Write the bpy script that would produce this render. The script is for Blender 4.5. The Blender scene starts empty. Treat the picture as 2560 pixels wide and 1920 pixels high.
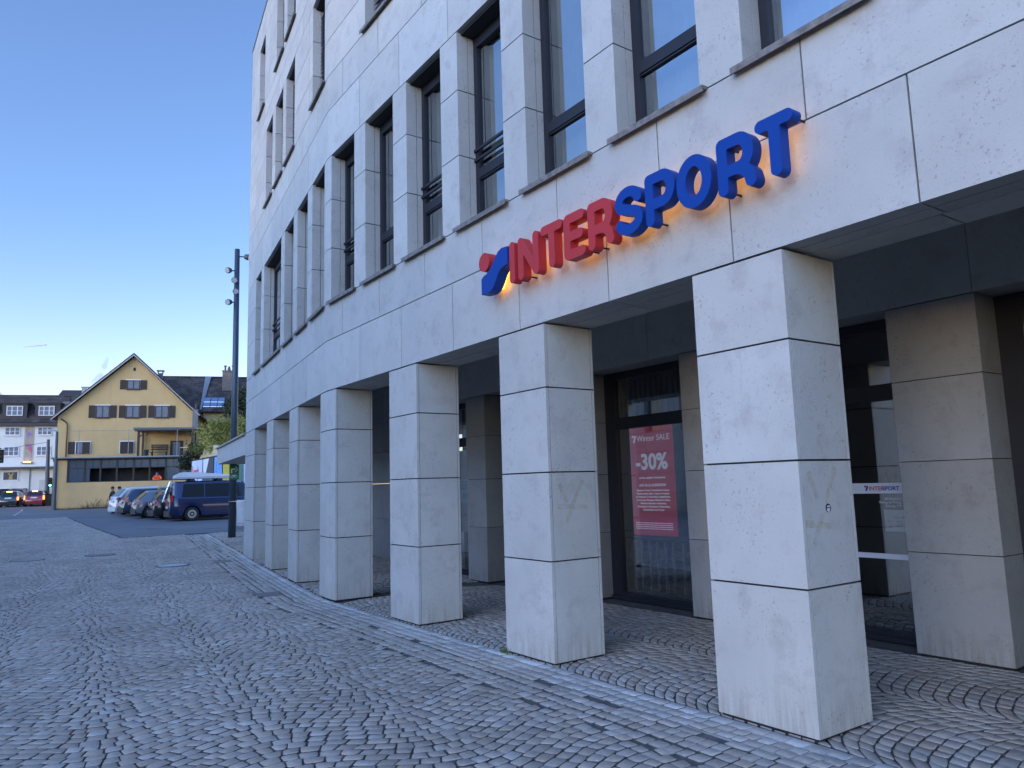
import bpy, bmesh, math, random
import numpy as np
from mathutils import Matrix, Vector
random.seed(7); rng = np.random.default_rng(7)
sc = bpy.context.scene
C = sc.collection
R = math.radians

# ------------------------------------------------------------------ camera
FX = 1867.65
CAM = Vector((0, 0, 1.6))
YAW, PITCH, ROLL = R(35.1246), R(7.6424), R(-1.6275)
cy, sy, cp, sp = math.cos(YAW), math.sin(YAW), math.cos(PITCH), math.sin(PITCH)
fw = Vector((sy*cp, cy*cp, sp)); ri = Vector((cy, -sy, 0)); up = ri.cross(fw)
c_, s_ = math.cos(ROLL), math.sin(ROLL)
r2 = c_*ri + s_*up; u2 = -s_*ri + c_*up
cam = bpy.data.objects.new('camera', bpy.data.cameras.new('camera')); C.objects.link(cam)
cam.data.sensor_width = 36; cam.data.lens = 36*FX/2560
cam.data.clip_start = 0.05; cam.data.clip_end = 30000
cam.matrix_world = Matrix(((r2.x, u2.x, -fw.x, CAM.x), (r2.y, u2.y, -fw.y, CAM.y), (r2.z, u2.z, -fw.z, CAM.z), (0, 0, 0, 1)))
sc.camera = cam

# ------------------------------------------------------------------ sky, sun, exposure
SUN_EL, SUN_AZ = R(15), R(255)         # azimuth from +Y towards +X: low, hazy, behind the camera's left shoulder
w = bpy.data.worlds.new("World"); sc.world = w; w.use_nodes = True
nt = w.node_tree; bg = nt.nodes['Background']
sky = nt.nodes.new('ShaderNodeTexSky'); sky.sky_type = 'NISHITA'; sky.sun_disc = False
sky.sun_elevation = SUN_EL; sky.sun_rotation = SUN_AZ
sky.air_density = 1.0; sky.dust_density = 0.3; sky.ozone_density = 1.6
# cool white balance, and a broad brighter western sky added out of view to light the facade
tint = nt.nodes.new('ShaderNodeVectorMath'); tint.operation = 'MULTIPLY'; tint.inputs[1].default_value = (.645, .73, .95)
nt.links.new(sky.outputs[0], tint.inputs[0])
tc = nt.nodes.new('ShaderNodeTexCoord'); dt = nt.nodes.new('ShaderNodeVectorMath'); dt.operation = 'DOT_PRODUCT'
nt.links.new(tc.outputs['Generated'], dt.inputs[0]); dt.inputs[1].default_value = Vector((-.62, -.52, .60)).normalized()
mr_ = nt.nodes.new('ShaderNodeMapRange'); mr_.interpolation_type = 'SMOOTHSTEP'; nt.links.new(dt.outputs['Value'], mr_.inputs[0])
mr_.inputs[1].default_value = -.05; mr_.inputs[2].default_value = .85; mr_.inputs[3].default_value = 1.0; mr_.inputs[4].default_value = 2.0
mr_.inputs[3].default_value = 0.0; mr_.inputs[4].default_value = 1.0
sca = nt.nodes.new('ShaderNodeVectorMath'); sca.operation = 'MULTIPLY_ADD'; sca.inputs[1].default_value = (.68, .90, 1.10); sca.inputs[2].default_value = (1, 1, 1)
nt.links.new(mr_.outputs[0], sca.inputs[0])
wm = nt.nodes.new('ShaderNodeVectorMath'); wm.operation = 'MULTIPLY'; nt.links.new(tint.outputs[0], wm.inputs[0]); nt.links.new(sca.outputs[0], wm.inputs[1])
sx_ = nt.nodes.new('ShaderNodeSeparateXYZ'); nt.links.new(tc.outputs['Generated'], sx_.inputs[0])
hz = nt.nodes.new('ShaderNodeMapRange'); hz.interpolation_type = 'SMOOTHSTEP'; nt.links.new(sx_.outputs[2], hz.inputs[0]); hz.inputs[1].default_value = .34; hz.inputs[2].default_value = .02; hz.inputs[3].default_value = 0; hz.inputs[4].default_value = 1
hm = nt.nodes.new('ShaderNodeVectorMath'); hm.operation = 'MULTIPLY_ADD'; hm.inputs[1].default_value = (.54, .17, .0); hm.inputs[2].default_value = (1, 1, 1); nt.links.new(hz.outputs[0], hm.inputs[0])
wm2 = nt.nodes.new('ShaderNodeVectorMath'); wm2.operation = 'MULTIPLY'; nt.links.new(wm.outputs[0], wm2.inputs[0]); nt.links.new(hm.outputs[0], wm2.inputs[1])
nt.links.new(wm2.outputs[0], bg.inputs[0]); bg.inputs[1].default_value = 0.15
sun = bpy.data.objects.new('sun', bpy.data.lights.new('sun', 'SUN')); C.objects.link(sun)
sun.data.energy = 0.25; sun.data.angle = R(50); sun.data.color = (.72, .80, 1)
sd = Vector((math.sin(SUN_AZ)*math.cos(R(38)), math.cos(SUN_AZ)*math.cos(R(38)), math.sin(R(38))))
sun.rotation_euler = sd.to_track_quat('Z', 'Y').to_euler()
sun.location = (-60, -20, 40)
sc.view_settings.view_transform = 'Standard'; sc.view_settings.look = 'None'
sc.view_settings.exposure = 1.2; sc.view_settings.gamma = 1
sc.cycles.max_bounces = 6; sc.cycles.diffuse_bounces = 4; sc.cycles.glossy_bounces = 3
sc.cycles.transparent_max_bounces = 12; sc.cycles.caustics_reflective = False; sc.cycles.caustics_refractive = False

# ------------------------------------------------------------------ materials
M = {}
class NT:
    def __init__(s, name):
        s.m = bpy.data.materials.new(name); s.m.use_nodes = True
        s.t = s.m.node_tree; s.b = s.t.nodes['Principled BSDF']
    def n(s, ty, **k):
        x = s.t.nodes.new('ShaderNode'+ty)
        for a, b in k.items():
            if a in x.inputs.keys(): x.inputs[a].default_value = b
            else: setattr(x, a, b)
        return x
    def l(s, a, b): s.t.links.new(a, b)
def mix(nt_, fac, a, b, mode='MIX'):
    x = nt_.n('MixRGB', blend_type=mode)
    for i, v in ((0, fac), (1, a), (2, b)):
        if hasattr(v, 'is_output'): nt_.l(v, x.inputs[i])
        else: x.inputs[i].default_value = v if i == 0 else (*v, 1)
    return x.outputs[0]
def ramp(nt_, src, p0, p1, c0=(0, 0, 0), c1=(1, 1, 1)):
    x = nt_.n('ValToRGB'); nt_.l(src, x.inputs[0])
    e = x.color_ramp.elements; e[0].position = p0; e[1].position = p1
    e[0].color = (*c0, 1); e[1].color = (*c1, 1)
    return x.outputs[0]
def noise(nt_, scale, detail=4, rough=.55, vec=None, dist=0):
    x = nt_.n('TexNoise'); x.inputs['Scale'].default_value = scale; x.inputs['Detail'].default_value = detail
    x.inputs['Roughness'].default_value = rough; x.inputs['Distortion'].default_value = dist
    if vec is None:
        vec = nt_.n('NewGeometry').outputs['Position']
    nt_.l(vec, x.inputs['Vector'])
    return x.outputs['Fac']
def mat(name, col, rough=.6, metal=0, var=.12, scale=3, bump=0, bscale=40, emit=None, spec=.5, coat=0):
    if name in M: return M[name]
    k = NT(name); b = k.b
    b.inputs['Roughness'].default_value = rough; b.inputs['Metallic'].default_value = metal
    b.inputs['Specular IOR Level'].default_value = spec; b.inputs['Coat Weight'].default_value = coat
    if var:
        n = noise(k, scale)
        c = mix(k, ramp(k, n, .3, .7), tuple(x*(1-var) for x in col), tuple(min(1, x*(1+var)) for x in col))
        k.l(c, b.inputs['Base Color'])
    else: b.inputs['Base Color'].default_value = (*col, 1)
    if bump:
        bn = k.n('Bump'); bn.inputs['Strength'].default_value = bump; bn.inputs['Distance'].default_value = .01
        k.l(noise(k, bscale), bn.inputs['Height']); k.l(bn.outputs[0], b.inputs['Normal'])
    if emit:
        b.inputs['Emission Color'].default_value = (*emit[0], 1); b.inputs['Emission Strength'].default_value = emit[1]
    M[name] = k.m; return k.m

def stone_mat(name, base, warm):
    k = NT(name); b = k.b; b.inputs['Roughness'].default_value = .62; b.inputs['Specular IOR Level'].default_value = .35
    at = k.n('Attribute', attribute_name='rnd'); geo = k.n('NewGeometry')
    off = k.n('VectorMath', operation='MULTIPLY_ADD'); k.l(at.outputs['Color'], off.inputs[0]); off.inputs[1].default_value = (37, 53, 71); k.l(geo.outputs['Position'], off.inputs[2])
    v = off.outputs[0]
    c = mix(k, ramp(k, noise(k, 1.6, 5, .6, v), .3, .72), base, tuple(x*.86 for x in base))
    c = mix(k, ramp(k, noise(k, 4.2, 5, .65, v, .15), .52, .70), c, tuple(x*y for x, y in zip(base, (.80, .77, .78))))
    # small fossil pits and flecks
    sp1 = ramp(k, noise(k, 42, 3, .6, v, .25), .60, .68); area = ramp(k, noise(k, 2.6, 3, .6, v), .42, .62)
    mlt = k.n('Math', operation='MULTIPLY'); k.l(sp1, mlt.inputs[0]); k.l(area, mlt.inputs[1])
    c = mix(k, mlt.outputs[0], c, tuple(x*y for x, y in zip(base, (.60, .56, .57))))
    c = mix(k, ramp(k, noise(k, 90, 2, .5, v), .70, .74), c, tuple(x*.45 for x in base))
    # panel-to-panel tone
    hs = k.n('HueSaturation'); sep = k.n('SeparateColor'); k.l(at.outputs['Color'], sep.inputs[0])
    mr = k.n('MapRange'); k.l(sep.outputs[0], mr.inputs[0]); mr.inputs[3].default_value = .93; mr.inputs[4].default_value = 1.06
    k.l(mr.outputs[0], hs.inputs['Value']); k.l(c, hs.inputs['Color']); c = hs.outputs[0]
    c = mix(k, sep.outputs[1], c, mix(k, 1, c, warm, 'MULTIPLY'))
    # splash dirt near the ground: streaky, its own shape
    xyz = k.n('SeparateXYZ'); k.l(geo.outputs['Position'], xyz.inputs[0])
    mp = k.n('Mapping'); mp.inputs['Scale'].default_value = (22, 22, 2.2); k.l(geo.outputs['Position'], mp.inputs[0])
    st = noise(k, 1, 4, .6, mp.outputs[0])
    zr = k.n('MapRange'); k.l(xyz.outputs[2], zr.inputs[0]); zr.inputs[1].default_value = .0; zr.inputs[2].default_value = .36; zr.inputs[3].default_value = .62; zr.inputs[4].default_value = 0
    ml = k.n('Math', operation='MULTIPLY'); k.l(zr.outputs[0], ml.inputs[0]); k.l(ramp(k, st, .38, .66), ml.inputs[1])
    c = mix(k, ml.outputs[0], c, tuple(x*y for x, y in zip(base, (.48, .42, .34))))
    # faint run-off streaks
    ml2 = k.n('Math', operation='MULTIPLY'); k.l(ramp(k, st, .60, .8), ml2.inputs[0]); ml2.inputs[1].default_value = .5
    c = mix(k, ml2.outputs[0], c, tuple(x*.72 for x in base))
    k.l(c, b.inputs['Base Color'])
    bn = k.n('Bump'); bn.inputs['Strength'].default_value = .25; bn.inputs['Distance'].default_value = .004
    k.l(noise(k, 60, 4, .6), bn.inputs['Height']); k.l(bn.outputs[0], b.inputs['Normal'])
    M[name] = k.m; return k.m
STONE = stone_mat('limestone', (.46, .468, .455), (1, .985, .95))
STONE_SHADE = stone_mat('limestone_shaded', (.29, .305, .31), (1, .985, .96))  # same limestone darkened, arcade shade put into its colour

def sett_mat(name, base):
    k = NT(name); b = k.b; b.inputs['Roughness'].default_value = .7; b.inputs['Specular IOR Level'].default_value = .3
    at = k.n('Attribute', attribute_name='rnd'); sep = k.n('SeparateColor'); k.l(at.outputs['Color'], sep.inputs[0])
    c = mix(k, sep.outputs[0], tuple(x*.88 for x in base), tuple(x*1.12 for x in base))
    c = mix(k, sep.outputs[1], c, mix(k, 1, c, (1.0, .93, .86), 'MULTIPLY'))
    c = mix(k, sep.outputs[2], c, (.62, .62, .60))
    c = mix(k, ramp(k, noise(k, 38, 4, .7), .35, .75), c, mix(k, 1, c, (.74, .72, .70), 'MULTIPLY'))
    c = mix(k, ramp(k, noise(k, .55, 3, .6), .42, .66), c, mix(k, 1, c, (.80, .79, .78), 'MULTIPLY'))
    k.l(c, b.inputs['Base Color'])
    bn = k.n('Bump'); bn.inputs['Strength'].default_value = .35; bn.inputs['Distance'].default_value = .004
    k.l(noise(k, 55, 5, .65), bn.inputs['Height']); k.l(bn.outputs[0], b.inputs['Normal'])
    M[name] = k.m; return k.m
SETT = sett_mat('granite_sett', (.40, .365, .325))
BED = mat('joint_sand', (.085, .080, .073), .95, var=.35, scale=9, bump=.5)

def glass_mat(name, refl, tint):
    k = NT(name); t = k.t; t.nodes.remove(k.b); out = t.nodes['Material Output']
    g = k.n('BsdfGlossy'); g.inputs['Roughness'].default_value = .02; g.inputs['Color'].default_value = (.92, .96, 1, 1)
    tr = k.n('BsdfTransparent'); tr.inputs['Color'].default_value = (*tint, 1)
    lw = k.n('Fresnel'); lw.inputs['IOR'].default_value = 1.5
    mr = k.n('MapRange'); k.l(lw.outputs[0], mr.inputs[0]); mr.inputs[1].default_value = .04; mr.inputs[2].default_value = .45; mr.inputs[3].default_value = refl; mr.inputs[4].default_value = .95
    mx = k.n('MixShader'); k.l(mr.outputs[0], mx.inputs[0]); k.l(tr.outputs[0], mx.inputs[1]); k.l(g.outputs[0], mx.inputs[2])
    bn = k.n('Bump'); bn.inputs['Strength'].default_value = .04; bn.inputs['Distance'].default_value = .02
    k.l(noise(k, 1.1, 1), bn.inputs['Height']); k.l(bn.outputs[0], g.inputs['Normal'])
    k.l(mx.outputs[0], out.inputs[0]); M[name] = k.m; return k.m
GLASS = glass_mat('window_glass', .34, (.55, .62, .62))
SGLASS = glass_mat('shop_glass', .27, (.60, .66, .68))
FRAME = mat('frame_metal', (.016, .018, .025), .5, var=.05, spec=.3)
SILLM = mat('sill_metal', (.16, .15, .14), .65, var=.45, scale=14, bump=.4)
BLACK = mat('black_matt', (.012, .012, .014), .8, var=0)
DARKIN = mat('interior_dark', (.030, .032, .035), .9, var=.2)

# ------------------------------------------------------------------ mesh helpers
class MB:
    def __init__(s): s.v = []; s.f = []; s.mi = []; s.r = []
    def add(s, vs, fs, mi=0, rnd=None):
        o = len(s.v); s.v += [tuple(p) for p in vs]; s.f += [tuple(i+o for i in f) for f in fs]; s.mi += [mi]*len(fs)
        if rnd is None: rnd = (random.random(), random.random(), 0)
        s.r += [rnd]*len(vs)
    def box(s, x0, x1, y0, y1, z0, z1, mi=0, rnd=None):
        s.prism([(x0, y0), (x1, y0), (x1, y1), (x0, y1)], z0, z1, mi, rnd)
    def prism(s, poly, z0, z1, mi=0, rnd=None):
        n = len(poly)
        a = sum(poly[i][0]*poly[(i+1) % n][1]-poly[(i+1) % n][0]*poly[i][1] for i in range(n))
        if a < 0: poly = poly[::-1]
        vs = [(p[0], p[1], z0) for p in poly]+[(p[0], p[1], z1) for p in poly]
        fs = [tuple(range(n-1, -1, -1)), tuple(range(n, 2*n))]+[(i, (i+1) % n, n+(i+1) % n, n+i) for i in range(n)]
        s.add(vs, fs, mi, rnd)
    def hexa(s, b, t, mi=0, rnd=None):       # 4 points + 4 points
        s.add(list(b)+list(t), [(3, 2, 1, 0), (4, 5, 6, 7), (0, 1, 5, 4), (1, 2, 6, 5), (2, 3, 7, 6), (3, 0, 4, 7)], mi, rnd)
    def tube(s, pts, rad, n=8, mi=0, cap=True):
        pts = [Vector(p) for p in pts]; rs = rad if isinstance(rad, (list, tuple)) else [rad]*len(pts)
        vs = []; rings = len(pts)
        for i, p in enumerate(pts):
            d = (pts[min(i+1, rings-1)]-pts[max(i-1, 0)]).normalized()
            a = Vector((0, 0, 1)) if abs(d.z) < .9 else Vector((1, 0, 0))
            u = d.cross(a).normalized(); v = d.cross(u)
            for j in range(n):
                t = 2*math.pi*j/n; vs.append(p+rs[i]*(math.cos(t)*u+math.sin(t)*v))
        fs = [(i*n+j, i*n+(j+1) % n, (i+1)*n+(j+1) % n, (i+1)*n+j) for i in range(rings-1) for j in range(n)]
        if cap: fs += [tuple(range(n-1, -1, -1)), tuple(range((rings-1)*n, rings*n))]
        s.add(vs, fs, mi)
    def ball(s, c, r, n=10, mi=0):
        c = Vector(c); r = r if isinstance(r, tuple) else (r, r, r); vs = []; m = n//2
        for i in range(m+1):
            a = math.pi*i/m
            for j in range(n):
                t = 2*math.pi*j/n; vs.append((c.x+r[0]*math.sin(a)*math.cos(t), c.y+r[1]*math.sin(a)*math.sin(t), c.z+r[2]*math.cos(a)))
        s.add(vs, [(i*n+j, (i+1)*n+j, (i+1)*n+(j+1) % n, i*n+(j+1) % n) for i in range(m) for j in range(n)], mi)
def finish(o, parent):
    C.objects.link(o)
    if parent is not None:
        o.parent = parent
        if parent.type == 'EMPTY' and parent.get('_w'): o.location = -parent.location
def build(name, mb, mats, parent=None, smooth=False, **props):
    me = bpy.data.meshes.new(name); me.from_pydata(mb.v, [], mb.f)
    if not isinstance(mats, (list, tuple)): mats = [mats]
    for m in mats: me.materials.append(m)
    if len(mats) > 1: me.polygons.foreach_set('material_index', mb.mi)
    ca = me.color_attributes.new('rnd', 'FLOAT_COLOR', 'POINT')
    ca.data.foreach_set('color', np.c_[np.array(mb.r, float), np.ones(len(mb.r))].ravel())
    if smooth: me.polygons.foreach_set('use_smooth', [True]*len(me.polygons))
    me.update()
    o = bpy.data.objects.new(name, me); finish(o, parent)
    for k, v in props.items(): o[k] = v
    return o
def thing(name, label, cat, loc=(0, 0, 0), rz=0, group=None, world=True):
    o = bpy.data.objects.new(name, None); C.objects.link(o); o.location = loc; o.rotation_euler = (0, 0, rz)
    o.empty_display_size = .2
    o['label'] = label; o['category'] = cat
    if group: o['group'] = group
    if world: o['_w'] = 1
    return o
def textmesh(s, size, pos, xd, upv, ext=.002, align='CENTER', bold=0):
    cu = bpy.data.curves.new('t', 'FONT'); cu.body = s; cu.size = size; cu.align_x = align; cu.extrude = ext; cu.offset = bold; cu.resolution_u = 3
    o = bpy.data.objects.new('t', cu); C.objects.link(o)
    dg = bpy.context.evaluated_depsgraph_get(); me = bpy.data.meshes.new_from_object(o.evaluated_get(dg))
    xd = Vector(xd).normalized(); upv = Vector(upv).normalized(); n = xd.cross(upv)
    mw = Matrix(((xd.x, upv.x, n.x, pos[0]), (xd.y, upv.y, n.y, pos[1]), (xd.z, upv.z, n.z, pos[2]), (0, 0, 0, 1)))
    me.transform(mw); vs = [tuple(v.co) for v in me.vertices]; fs = [tuple(p.vertices) for p in me.polygons]
    bpy.data.objects.remove(o); bpy.data.meshes.remove(me)
    return vs, fs

# ------------------------------------------------------------------ ground levels
KN = [(-80, 0), (16, 0), (25, .09), (30, .14), (40, .24), (45, .32), (50, .42), (60, .48), (75, .54), (78, .67), (82, .82), (95, 1.15), (120, 1.4), (4000, 1.4)]
def gz(y): return float(np.interp(y, [k[0] for k in KN], [k[1] for k in KN]))
def sheet(name, x0, x1, y0, y1, dz, m, kind='structure', x0b=None):
    ys = [y0]+[k[0] for k in KN if y0 < k[0] < y1]+[y1]; mb = MB()
    for a, b in zip(ys, ys[1:]):
        mb.add([(x0, a, gz(a)+dz), (x1, a, gz(a)+dz), (x1, b, gz(b)+dz), (x0, b, gz(b)+dz)], [(0, 1, 2, 3)])
    return build(name, mb, m, kind=kind)
def asphalt():
    k = NT('asphalt'); b = k.b; b.inputs['Roughness'].default_value = .75
    c = mix(k, ramp(k, noise(k, .25, 4), .35, .7), (.125, .13, .14), (.175, .18, .19))
    c = mix(k, ramp(k, noise(k, 55, 3), .3, .8), c, mix(k, 1, c, (.75, .75, .75), 'MULTIPLY'))
    mp = k.n('Mapping'); mp.inputs['Scale'].default_value = (.35, 1.7, 1); k.l(k.n('NewGeometry').outputs['Position'], mp.inputs[0])
    c = mix(k, ramp(k, noise(k, 1.2, 3, .5, mp.outputs[0]), .58, .66), c, (.085, .088, .095))
    k.l(c, b.inputs['Base Color'])
    bn = k.n('Bump'); bn.inputs['Strength'].default_value = .4; bn.inputs['Distance'].default_value = .008
    k.l(noise(k, 120, 3), bn.inputs['Height']); k.l(bn.outputs[0], b.inputs['Normal'])
    M['asphalt'] = k.m; return k.m
ASPH = asphalt()
sheet('ground', -2500, 2500, -300, 4000, -.06, mat('earth', (.09, .085, .075), .95, var=.3, scale=.3))
sheet('paving_bed', -14, 30, -8, 29.45, -.015, BED)
sheet('paving_bed', -14, 4.0, 29.45, 51.5, -.015, BED)
sheet('car_park', 4.004, 60, 29.46, 51.5, -.002, ASPH)
sheet('road', -90, 90, 51.504, 112, -.002, ASPH)
# ------------------------------------------------------------------ main building facade line
D_, YK, PHI = 4.2014, 10.921, R(7.965)
DEP = .588; HT = 3.093
eA = Vector((0, 1)); nA = Vector((1, 0)); eB = Vector((math.sin(PHI), math.cos(PHI))); nB = Vector((math.cos(PHI), -math.sin(PHI)))
K0 = Vector((D_, YK))
nK = (nA+nB).normalized(); nKs = nK/ nK.dot(nA)
def FP(S, off=0):
    if abs(S-YK) < 1e-6: p = K0+nKs*off
    elif S < YK: p = Vector((D_, S))+nA*off
    else: p = K0+eB*(S-YK)+nB*off
    return (p.x, p.y)
def strip(S0, S1, o0, o1):
    ss = [S0]+([YK] if S0 < YK-1e-4 and S1 > YK+1e-4 else [])+[S1]
    return [FP(s, o0) for s in ss]+[FP(s, o1) for s in reversed(ss)]
SEND = YK+8.92; SBEG = -7.0
G = .006
bld = thing('stone_office_building', 'pale limestone office building with tall narrow windows and square arcade pillars', 'building', (8, 8, 0))
wall = MB()
def complement(ops, a, b):
    out = []; cur = a
    for o in sorted(ops):
        if o[1] < a or o[0] > b: continue
        out.append((cur, o[0])); cur = o[1]
    out.append((cur, b)); return [q for q in out if q[1]-q[0] > .02]
def row(z0, z1, ops, joints):
    for a, b in complement(ops, SBEG, SEND):
        cuts = [a]+[j for j in sorted(joints) if a+.28 < j < b-.28]+[b]
        for i in range(len(cuts)-1):
            l = cuts[i]+(G if i > 0 else 0); r_ = cuts[i+1]-(G if i < len(cuts)-2 else 0)
            rn = (random.random(), random.random()*.6, 0)
            wall.prism(strip(l, r_, 0, .143), z0+G, z1-G, 0, rn)
            wall.prism(strip(l, r_, .152, .30), z0+G, z1-G, 0, rn)
MOD = 1.2833
jA = [3.24+MOD*i for i in range(-8, 6)]+[YK+.15+MOD*i for i in range(1, 8)]
jB = [2.60+MOD*i for i in range(-8, 7)]+[YK+.75+MOD*i for i in range(0, 7)]
row1 = [(3.045+MOD*i-.895, 3.045+MOD*i) for i in range(-6, 7)]+[(YK+a, YK+b) for a, b in ((.19, 1.10), (1.47, 2.37), (2.75, 3.66), (4.07, 6.27), (6.68, 7.54))]
row2 = [(8.55-2.567*i, 9.46-2.567*i) for i in range(6)]+[(YK+a, YK+b) for a, b in ((.23, 1.15), (2.80, 3.71), (4.09, 4.98), (5.38, 6.27))]
row3 = [(8.55-2.567*i, 9.46-2.567*i) for i in range(6)]+[(YK+a, YK+b) for a, b in ((2.80, 3.71), (4.09, 5.0), (6.65, 7.52))]
row(HT, 3.87, [], jA); row(3.87, 4.45, [], jB)
for a, b in ((4.45, 5.32), (5.32, 6.11), (6.11, 6.83)): row(a, b, row1, [])
row(6.83, 7.63, [], jA); row(7.63, 8.23, [], jB)
for a, b in ((8.23, 8.87), (8.87, 9.52), (9.52, 10.17)): row(a, b, row2, jA)
row(10.17, 10.6, [], jB); row(10.6, 11.0, [], jA)
for a, b in ((11.0, 11.6), (11.6, 12.25), (12.25, 12.89)): row(a, b, row3, jB)
row(12.89, 13.3, [], jA); row(13.3, 13.66, [], jB)
build('wall', wall, STONE, bld)
core = MB()
for z0, z1, ops in ((HT+.02, 4.45, []), (4.45, 6.83, row1), (6.83, 8.25, []), (8.25, 10.17, row2), (10.17, 11.03, []), (11.03, 12.89, row3), (12.89, 13.6, [])):
    for a, b in complement(ops, SBEG+.01, SEND-.01): core.prism(strip(a+(.001 if a > SBEG+.02 else 0), b-.001, .302, .46), z0, z1)
build('inner_wall', core, mat('concrete_dark', (.06, .06, .065), .9), bld)
# end wall, roof and floor slabs
ew = MB()
zz = [HT, 3.87, 4.45, 5.32, 6.11, 6.83, 7.63, 8.23, 8.87, 9.52, 10.17, 10.6, 11.0, 11.6, 12.25, 12.89, 13.3, 13.66]
for a, b in zip(zz, zz[1:]):
    for j in range(8):
        p = K0+eB*8.92+nB*(.304+1.4*j); q = K0+eB*8.92+nB*(.304+1.4*(j+1)-.007)
        p2 = p-eB*.2; q2 = q-eB*.2
        ew.prism([tuple(p), tuple(q), tuple(q2), tuple(p2)], a+G, b-G)
build('end_wall', ew, STONE, bld)
sl = MB()
for z0, z1, o0 in ((4.30, 4.44, .47), (6.86, 7.9, .47), (10.2, 10.9, .47), (12.95, 13.5, .31)):
    sl.prism(strip(SBEG, SEND-.25, o0, 11.3), z0, z1)
build('floor_slab', sl, mat('slab', (.16, .16, .16), .9), bld)
par = MB(); par.prism(strip(SBEG, SEND+.02, -.02, .34), 13.665, 13.70)
build('parapet_cap', par, mat('zinc', (.25, .26, .27), .5, .3), bld)
# soffit of the front beam and ceiling of the arcade
so = MB(); n_ = 0; S = SBEG
while S < SEND-.3:
    e = min(S+MOD*1.0, SEND); so.prism(strip(S+G, e-G, .304, DEP), HT+.0, HT+.03); S = e
for S0 in [0]: so.prism(strip(SBEG, SEND, .47, DEP), HT+.034, 4.3)
build('soffit', so, STONE, bld)
cei = MB(); cei.prism(strip(SBEG, SEND-.3, DEP, 11), 4.0, 4.05)
build('arcade_ceiling', cei, mat('ceiling_plaster', (.7, .7, .7), .9), bld)
for fl in (1, 2, 3):     # rooms: back walls so windows look into rooms
    z0, z1 = ((4.44, 6.86), (7.9, 10.2), (10.9, 12.95))[fl-1]
    rb = MB(); rb.prism(strip(SBEG, SEND-.3, 5.0, 5.1), z0, z1)
    build('room_wall', rb, mat('room_plaster', (.30, .29, .27), .9), bld)

# ---- windows
CURT = mat('curtain', (.62, .62, .55), .85, var=.1)
BLIND = mat('blind_slat', (.12, .14, .19), .45, var=.05)
def win(S0, S1, z0, z1, style):
    fr = MB(); o0, o1 = .225, .295
    def fb(a, b, c, d, p0=o0, p1=o1): fr.prism(strip(a, b, p0, p1), c, d)
    fw_ = .075
    fb(S0+.003, S0+fw_, z0+.03, z1-.003); fb(S1-fw_, S1-.003, z0+.03, z1-.003)
    fb(S0+fw_, S1-fw_, z0+.03, z0+.09); fb(S0+fw_, S1-fw_, z1-.16, z1-.003)
    bbx = MB(); bbx.prism(strip(S0+.003, S1-.003, .055, .222), z1-.03, z1-.002)  # blind box kept thin and black, painting in the dark of the head recess
    tr_ = z0+.60
    panes = []
    if style in ('tall', 'rail', 'wide'):
        fb(S0+fw_, S1-fw_, tr_, tr_+.11)
        fb(S0+fw_, S1-fw_, tr_-.02, tr_-.005, o0+.01, o1-.01)
        panes = [(z0+.09, tr_-.02), (tr_+.11, z1-.16)]
    else: panes = [(z0+.09, z1-.16)]
    if style == 'wide':
        m = (S0+S1)/2; fb(m-.05, m+.05, z0+.09, z1-.16, o0+.002, o1-.002)
    if style in ('rail', 'wide'):
        for zr in (tr_+.20, tr_+.32): fb(S0+.01, S1-.01, zr, zr+.03, .198, .222)
    wo = build('window', fr, FRAME, bld); build('blind_box', bbx, BLACK, wo)
    gm = MB()
    for a, b in panes:
        for sa, sb in ((S0+fw_+.001, S1-fw_-.001),):
            p0, p1 = FP(sa, .258), FP(sb, .258); gm.add([(*p0, a+.001), (*p0, b-.001), (*p1, b-.001), (*p1, a+.001)], [(0, 1, 2, 3)])
    build('pane', gm, GLASS, wo)
    si = MB(); si.prism(strip(S0-.07, S1+.07, -.060, -.002), z0-.034, z0-.008)
    si.prism(strip(S0+.002, S1-.002, -.002, .222), z0-.030, z0-.008); si.prism(strip(S0-.07, S1+.07, -.060, -.052), z0-.058, z0-.035)
    build('sill', si, SILLM, wo)
    cu = MB()      # curtain with folds on the far side of the room window
    if style in ('tall', 'rail', 'wide'):
        n = 40; vs = []
        for i in range(n+1):
            s = S1-(S1-S0)*.62*i/n; p = FP(s+1e-5, .46+.045*math.sin(i*1.57)+.012*math.sin(i*.7)); vs += [(p[0], p[1], z0-.0), (p[0], p[1], z1+.02)]
        cu.add(vs, [(2*i, 2*i+2, 2*i+3, 2*i+1) for i in range(n)]); build('curtain', cu, CURT, wo)
    if style == 'louvre':
        lv = MB(); z = z0+.06
        while z < z1-.15:
            a = FP(S0+.08, .13); b = FP(S1-.02, .13); c = FP(S1-.02, .20); d = FP(S0+.08, .20)
            lv.hexa([(a[0], a[1], z-.030), (b[0], b[1], z-.030), (c[0], c[1], z+.030), (d[0], d[1], z+.030)],
                    [(a[0], a[1], z-.026), (b[0], b[1], z-.026), (c[0], c[1], z+.034), (d[0], d[1], z+.034)]); z += .075
        build('blind', lv, BLIND, wo)
    return wo
for i, (a, b) in enumerate(row1):
    st = 'wide' if b-a > 1.5 else ('rail' if (i % 3 != 1 and i < 13) else 'tall')
    if a < YK-9.5: continue
    if abs(b-3.045) < .05: st = 'tall'
    if abs(b-4.328) < .05 or abs(b-5.61) < .05: st = 'tall'
    if abs(b-6.895) < .05 or abs(b-8.18) < .05: st = 'rail'
    if abs(b-9.46) < .05: st = 'tall'
    if abs(b-10.745) < .05: st = 'rail'
    win(a, b, 4.47, 6.83, st)
for a, b in row2:
    if a > 5: win(a, b, 8.27, 10.17, 'louvre')
for a, b in row3:
    if a > 5: win(a, b, 11.05, 12.89, 'louvre')

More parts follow.
